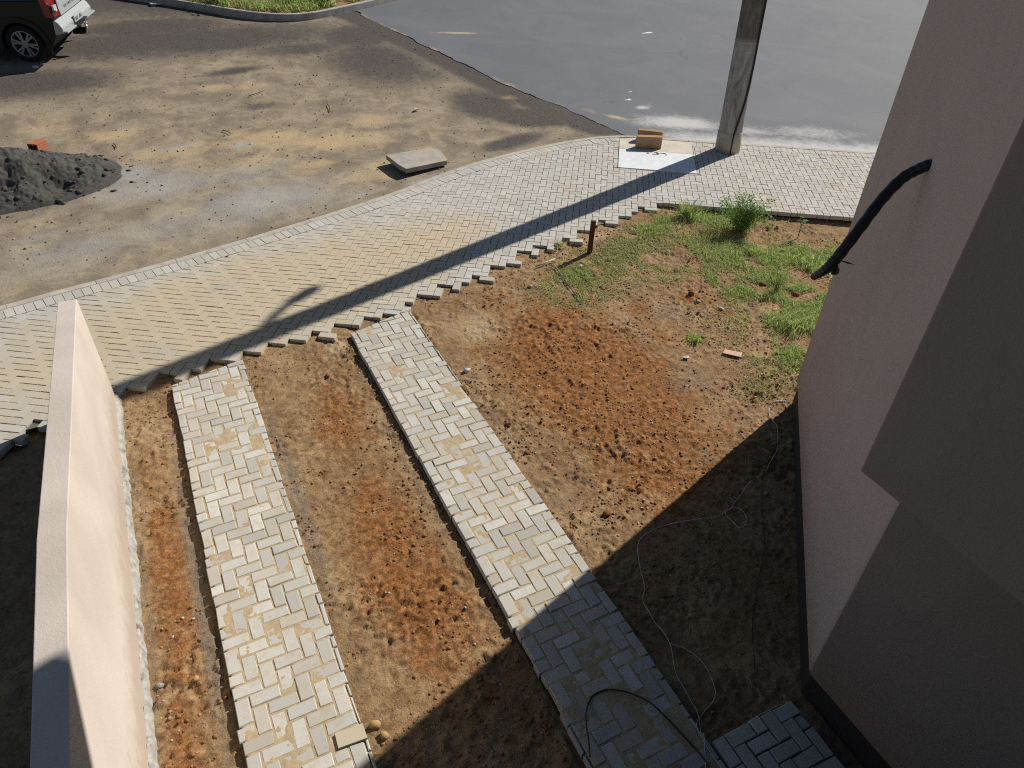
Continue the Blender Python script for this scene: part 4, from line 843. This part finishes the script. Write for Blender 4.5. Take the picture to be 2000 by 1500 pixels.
# ------------------------------------------------------------------ parked car (only its rear corner is in the picture)
CW = np.array([-1.93, 19.24]); s_ = .085
nrm = Vector((0, -s_, 1)).normalized(); fw = Vector((-.93, .37, 0)); fw = (fw-nrm*fw.dot(nrm)).normalized(); lf = nrm.cross(fw)
CM = Matrix(((fw.x, lf.x, nrm.x, CW[0]), (fw.y, lf.y, nrm.y, CW[1]), (fw.z, lf.z, nrm.z, float(zr(CW[1]))+.004), (0, 0, 0, 1)))
car = thing('parked_car', 'dark green parked car with pale rear panel and silver wheels at the top left', 'car'); car.matrix_world = CM
PAINT = simple('dark_green_paint', (.012, .018, .015), .4, .25, var=.05)
PALEP = simple('pale_rear_paint', (.37, .39, .385), .35, .5, var=.06, sc=3); CLAD = simple('black_cladding', (.016, .016, .018), .6, .3); RUB = simple('tyre_rubber', (.014, .014, .015), .85, .2, bump=.3)
ALLOY = simple('alloy', (.30, .31, .34), .4, .5, .6, var=.05); REDL = simple('red_lens', (.22, .006, .012), .12, .6, var=.1); WHL = simple('clear_lens', (.75, .75, .78), .1, .8, .3); GLASS = simple('dark_glass', (.012, .018, .035), .06, .8)
CHR = simple('chrome', (.7, .7, .7), .15, .6, 1.0, var=.02); GREYT = simple('grey_letters', (.22, .23, .23), .5)
def cpart(mb, name, mat, par=car, smooth=False, bevel=0, seg=2):
    if par.name.split('.')[0] != 'wheel': mb.v = [(p[0]+(.12 if p[0] < -.6 else 0), p[1], p[2]+(.11 if p[0] < -.6 and p[2] > .4 else 0)) for p in mb.v]
    o = mb.build(name, mat, None, smooth, bevel, seg=seg); o.parent = par; return o
def prof_extrude(P, y0, y1):
    n = len(P); return MB().add([(x, y0, z) for x, z in P]+[(x, y1, z) for x, z in P], [tuple(range(n)), tuple(range(n, 2*n))[::-1]]+[(i, n+i, n+(i+1) % n, (i+1) % n) for i in range(n)])
def arch(cx, r_, z=.37, a0=-8, a1=188, n=14): return [(cx+r_*math.cos(R(a)), z+r_*math.sin(R(a))) for a in np.linspace(a0, a1, n)]
body = [(-.80, .44), (-.86, .62), (-.88, .80), (-.85, 1.05), (-.80, 1.12), (2.25, 1.08), (3.15, .98), (3.42, .82), (3.46, .45), (3.4, .30)]+arch(2.62, .44)+[(2.1, .26), (.5, .26)]+arch(0, .44)+[(-.55, .34)]
cpart(prof_extrude(body, -1.66, -.0), 'body', PAINT, bevel=.035, seg=3)
roofp = [(-.80, 1.10), (-.66, 1.50), (-.50, 1.66), (.6, 1.71), (1.35, 1.66), (2.30, 1.07)]
gh = prof_extrude(roofp, -1.58, -.08)
gh.v = [(x, y+(-.14 if y > -.5 else .14)*max(0, (z-1.1)/.6), z) for x, y, z in gh.v]
cpart(gh, 'cabin', PAINT, bevel=.04, seg=3)
rw = MB(); rw.add([(-.815, -1.48, 1.14), (-.815, -.18, 1.14), (-.675, -.26, 1.50), (-.675, -1.40, 1.50)], [(0, 1, 2, 3)]); rw.v = [(x-.006, y, z) for x, y, z in rw.v]; cpart(rw, 'rear_window', GLASS)
for sy in (-.062, -1.598):
    for x0, x1, x2, x3 in ((-.55, .30, .30, -.42), (.40, 1.95, 1.38, .40)):
        d = 1 if sy > -.5 else -1
        g = MB().add([(x0, sy+.006*d, 1.14), (x1, sy+.006*d, 1.14), (x2, sy-.10*d, 1.55), (x3, sy-.10*d, 1.55)], [(0, 1, 2, 3)]); cpart(g, 'side_window', GLASS)
# arch cladding and sill (left and right)
for cx in (0, 2.62):
    for y0, y1 in ((-.03, .025), (-1.685, -1.63)):
        o_ = arch(cx, .53, a0=-20, a1=200); i_ = arch(cx, .43, a0=-10, a1=190)
        mb = MB(); n = len(o_)
        mb.add([(x, y0, z) for x, z in o_]+[(x, y0, z) for x, z in i_]+[(x, y1, z) for x, z in o_]+[(x, y1, z) for x, z in i_], [q for k in range(n-1) for q in ((2*n+k, 2*n+k+1, 3*n+k+1, 3*n+k), (k, n+k, n+k+1, k+1), (k, k+1, 2*n+k+1, 2*n+k), (n+k, 3*n+k, 3*n+k+1, n+k+1))])
        cpart(mb, 'wheel_arch_trim', CLAD)
for y0, y1 in ((-.02, .02), (-1.68, -1.64)): cpart(MB().box((.5, y0, .26), (2.12, y1, .44)), 'sill_trim', CLAD, bevel=.01)
# wheels
def wheel(cx, y_out, sgn):
    w = bpy.data.objects.new('wheel', None); C.objects.link(w); w.parent = car; w.location = (cx, y_out, .37)
    pr_ = [(.255, -.01), (.275, .012), (.33, .02), (.362, 0), (.37, -.03), (.37, -.18), (.35, -.21), (.255, -.2)]; n = 36
    V = [(r_*math.cos(2*math.pi*k/n), y*sgn, r_*math.sin(2*math.pi*k/n)) for r_, y in pr_ for k in range(n)]
    mb = MB().add(V, [(j*n+k, j*n+(k+1) % n, (j+1)*n+(k+1) % n, (j+1)*n+k) for j in range(len(pr_)-1) for k in range(n)]); cpart(mb, 'tyre', RUB, w, True)
    pr_ = [(.258, -.02), (.262, .008), (.25, .012), (.238, -.005), (.225, -.09)]; V = [(r_*math.cos(2*math.pi*k/n), y*sgn, r_*math.sin(2*math.pi*k/n)) for r_, y in pr_ for k in range(n)]
    mb = MB().add(V, [(j*n+k, j*n+(k+1) % n, (j+1)*n+(k+1) % n, (j+1)*n+k) for j in range(len(pr_)-1) for k in range(n)])
    for k in range(6):
        for da in (-.13, .13):
            a = k*math.pi/3+.2; c0, s0 = math.cos(a+da*.9), math.sin(a+da*.9); c1, s1 = math.cos(a+da*1.7), math.sin(a+da*1.7)
            p0 = Vector((.06*c0, 0, .06*s0)); p1 = Vector((.245*math.cos(a+da*1.25), 0, .245*math.sin(a+da*1.25))); t = (p1-p0).normalized(); q = Vector((-t.z, 0, t.x))
            for_ = [p0-q*.016, p0+q*.016, p1+q*.020, p1-q*.020]
            mb.add([(p.x, (.002 if i < 4 else -.03)*sgn, p.z) for i, p in enumerate(for_+for_)], [(0, 1, 2, 3), (4, 7, 6, 5), (0, 4, 5, 1), (1, 5, 6, 2), (2, 6, 7, 3), (3, 7, 4, 0)])
    m_ = 16; mb.add([(.075*math.cos(2*math.pi*k/m_), .006*sgn, .075*math.sin(2*math.pi*k/m_)) for k in range(m_)]+[(.08*math.cos(2*math.pi*k/m_), -.04*sgn, .08*math.sin(2*math.pi*k/m_)) for k in range(m_)], [tuple(range(m_))]+[(k, (k+1) % m_, m_+(k+1) % m_, m_+k) for k in range(m_)])
    cpart(mb, 'rim', ALLOY, w)
    mb = MB().add([(.24*math.cos(2*math.pi*k/n), -.10*sgn, .24*math.sin(2*math.pi*k/n)) for k in range(n)], [tuple(range(n))]); cpart(mb, 'brake_disc', CLAD, w)
for cx in (0, 2.62): wheel(cx, .005, 1); wheel(cx, -1.665, -1)
# rear: pale panel, lettering, plate, lights, bumper with steps, tow hitch
panel = MB().prism([(-.30, .78), (-1.36, .78), (-1.40, .92), (-1.38, 1.10), (-.28, 1.10), (-.26, .92)], 0, .02)
panel.v = [(-.895+.02*(z > 0)*0-.0-z+.03*max(0, (y2-1.0)), y1, y2) for (y1, y2, z) in panel.v]
tg = cpart(panel, 'rear_panel', PALEP, bevel=.006)
for row, (z_, n_, y0, y1) in enumerate(((1.00, 6, -.72, -1.12), (.90, 8, -.55, -1.15))):
    for k in range(n_):
        yy = y0+(y1-y0)*k/(n_-1); mb = MB(); mb.box((-.922, yy-.022, z_-.025), (-.912, yy+.022, z_+.025))
        if (k+row) % 3 == 0: mb = MB(); mb.box((-.922, yy-.022, z_-.025), (-.912, yy-.010, z_+.025)).box((-.922, yy-.010, z_-.006), (-.912, yy+.022, z_+.006))
        elif (k+row) % 3 == 1: mb = MB(); mb.box((-.922, yy-.022, z_-.025), (-.912, yy-.010, z_+.025)).box((-.922, yy+.010, z_-.025), (-.912, yy+.022, z_+.025))
        cpart(mb, 'emblem_letter', GREYT, tg)
for y0, y1 in ((-.27, .012), (-1.66, -1.39)):
    inn_y, out_y = (y0, y1) if y1 > -.5 else (y1, y0)
    mb = MB(); xs = ((-.905, inn_y), (-.90, (inn_y+out_y)/2), (-.855, out_y), (-.82, out_y)); pts_b = [(x, y, .80) for x, y in xs]; pts_t = [(x+.05, y, 1.16) for x, y in xs]
    mb.add(pts_b+pts_t+[(x+.10, y, z) for x, y, z in pts_b]+[(x+.08, y, z) for x, y, z in pts_t], [(0, 1, 5, 4), (1, 2, 6, 5), (2, 3, 7, 6), (0, 4, 12, 8), (0, 8, 9, 1), (1, 9, 10, 2), (2, 10, 11, 3), (4, 5, 13, 12), (5, 6, 14, 13), (6, 7, 15, 14), (3, 11, 15, 7)])
    tl = cpart(mb, 'tail_light', REDL, bevel=.01)
    ym = (inn_y+out_y)/2; d = .05; cpart(MB().box((-.915, ym-.07, .90), (-.895, ym+.01, 1.02)).box((-.915, ym+.025, .93), (-.885, ym+.065, 1.03)), 'clear_lens', WHL, tl)
bp = cpart(prof_extrude([(-.80, .46), (-.97, .50), (-.985, .60), (-.93, .70), (-.86, .76), (-.80, .76)], -1.66, .0), 'rear_bumper', PALEP, bevel=.02)
for ya, yb in ((-.03, -.52), (-1.15, -1.64)): cpart(MB().box((-1.06, yb, .505), (-.93, ya, .54)), 'bumper_step', PALEP, bp, bevel=.006)
cpart(MB().box((-1.0, -1.13, .44), (-.95, -.54, .52)), 'bumper_insert', CLAD, bp)
cpart(MB().box((-1.012, -1.03, .555), (-.985, -.63, .685)), 'number_plate', simple('plate_grey', (.45, .46, .47), .4, .4), car, bevel=.004)
for k in range(7):
    yy = -.675-.052*k
    if k == 3: continue
    cpart(MB().box((-1.018, yy-.018, .585), (-1.010, yy-.006, .65)).box((-1.018, yy+.004, .585), (-1.010, yy+.014, .65 if k % 2 else .62)), 'plate_character', GREYT, [c for c in car.children if c.name.startswith('number_plate')][0])
mb = MB(); mb.tube([(-.8, -.83, .38), (-1.08, -.83, .38), (-1.12, -.83, .40), (-1.12, -.83, .46)], .025, 8); hb = cpart(mb, 'tow_bar', CHR, smooth=True)
bm = bmesh.new(); bmesh.ops.create_uvsphere(bm, u_segments=12, v_segments=8, radius=.035); me = bpy.data.meshes.new('tow_ball'); bm.to_mesh(me); bm.free(); me.materials.append(CHR); o = link('tow_ball', me, hb, (-1.0, -.83, .60))
cpart(prof_extrude([(-.35, .20), (3.2, .20), (3.2, .40), (-.62, .42)], -1.5, -.15), 'underbody', CLAD)
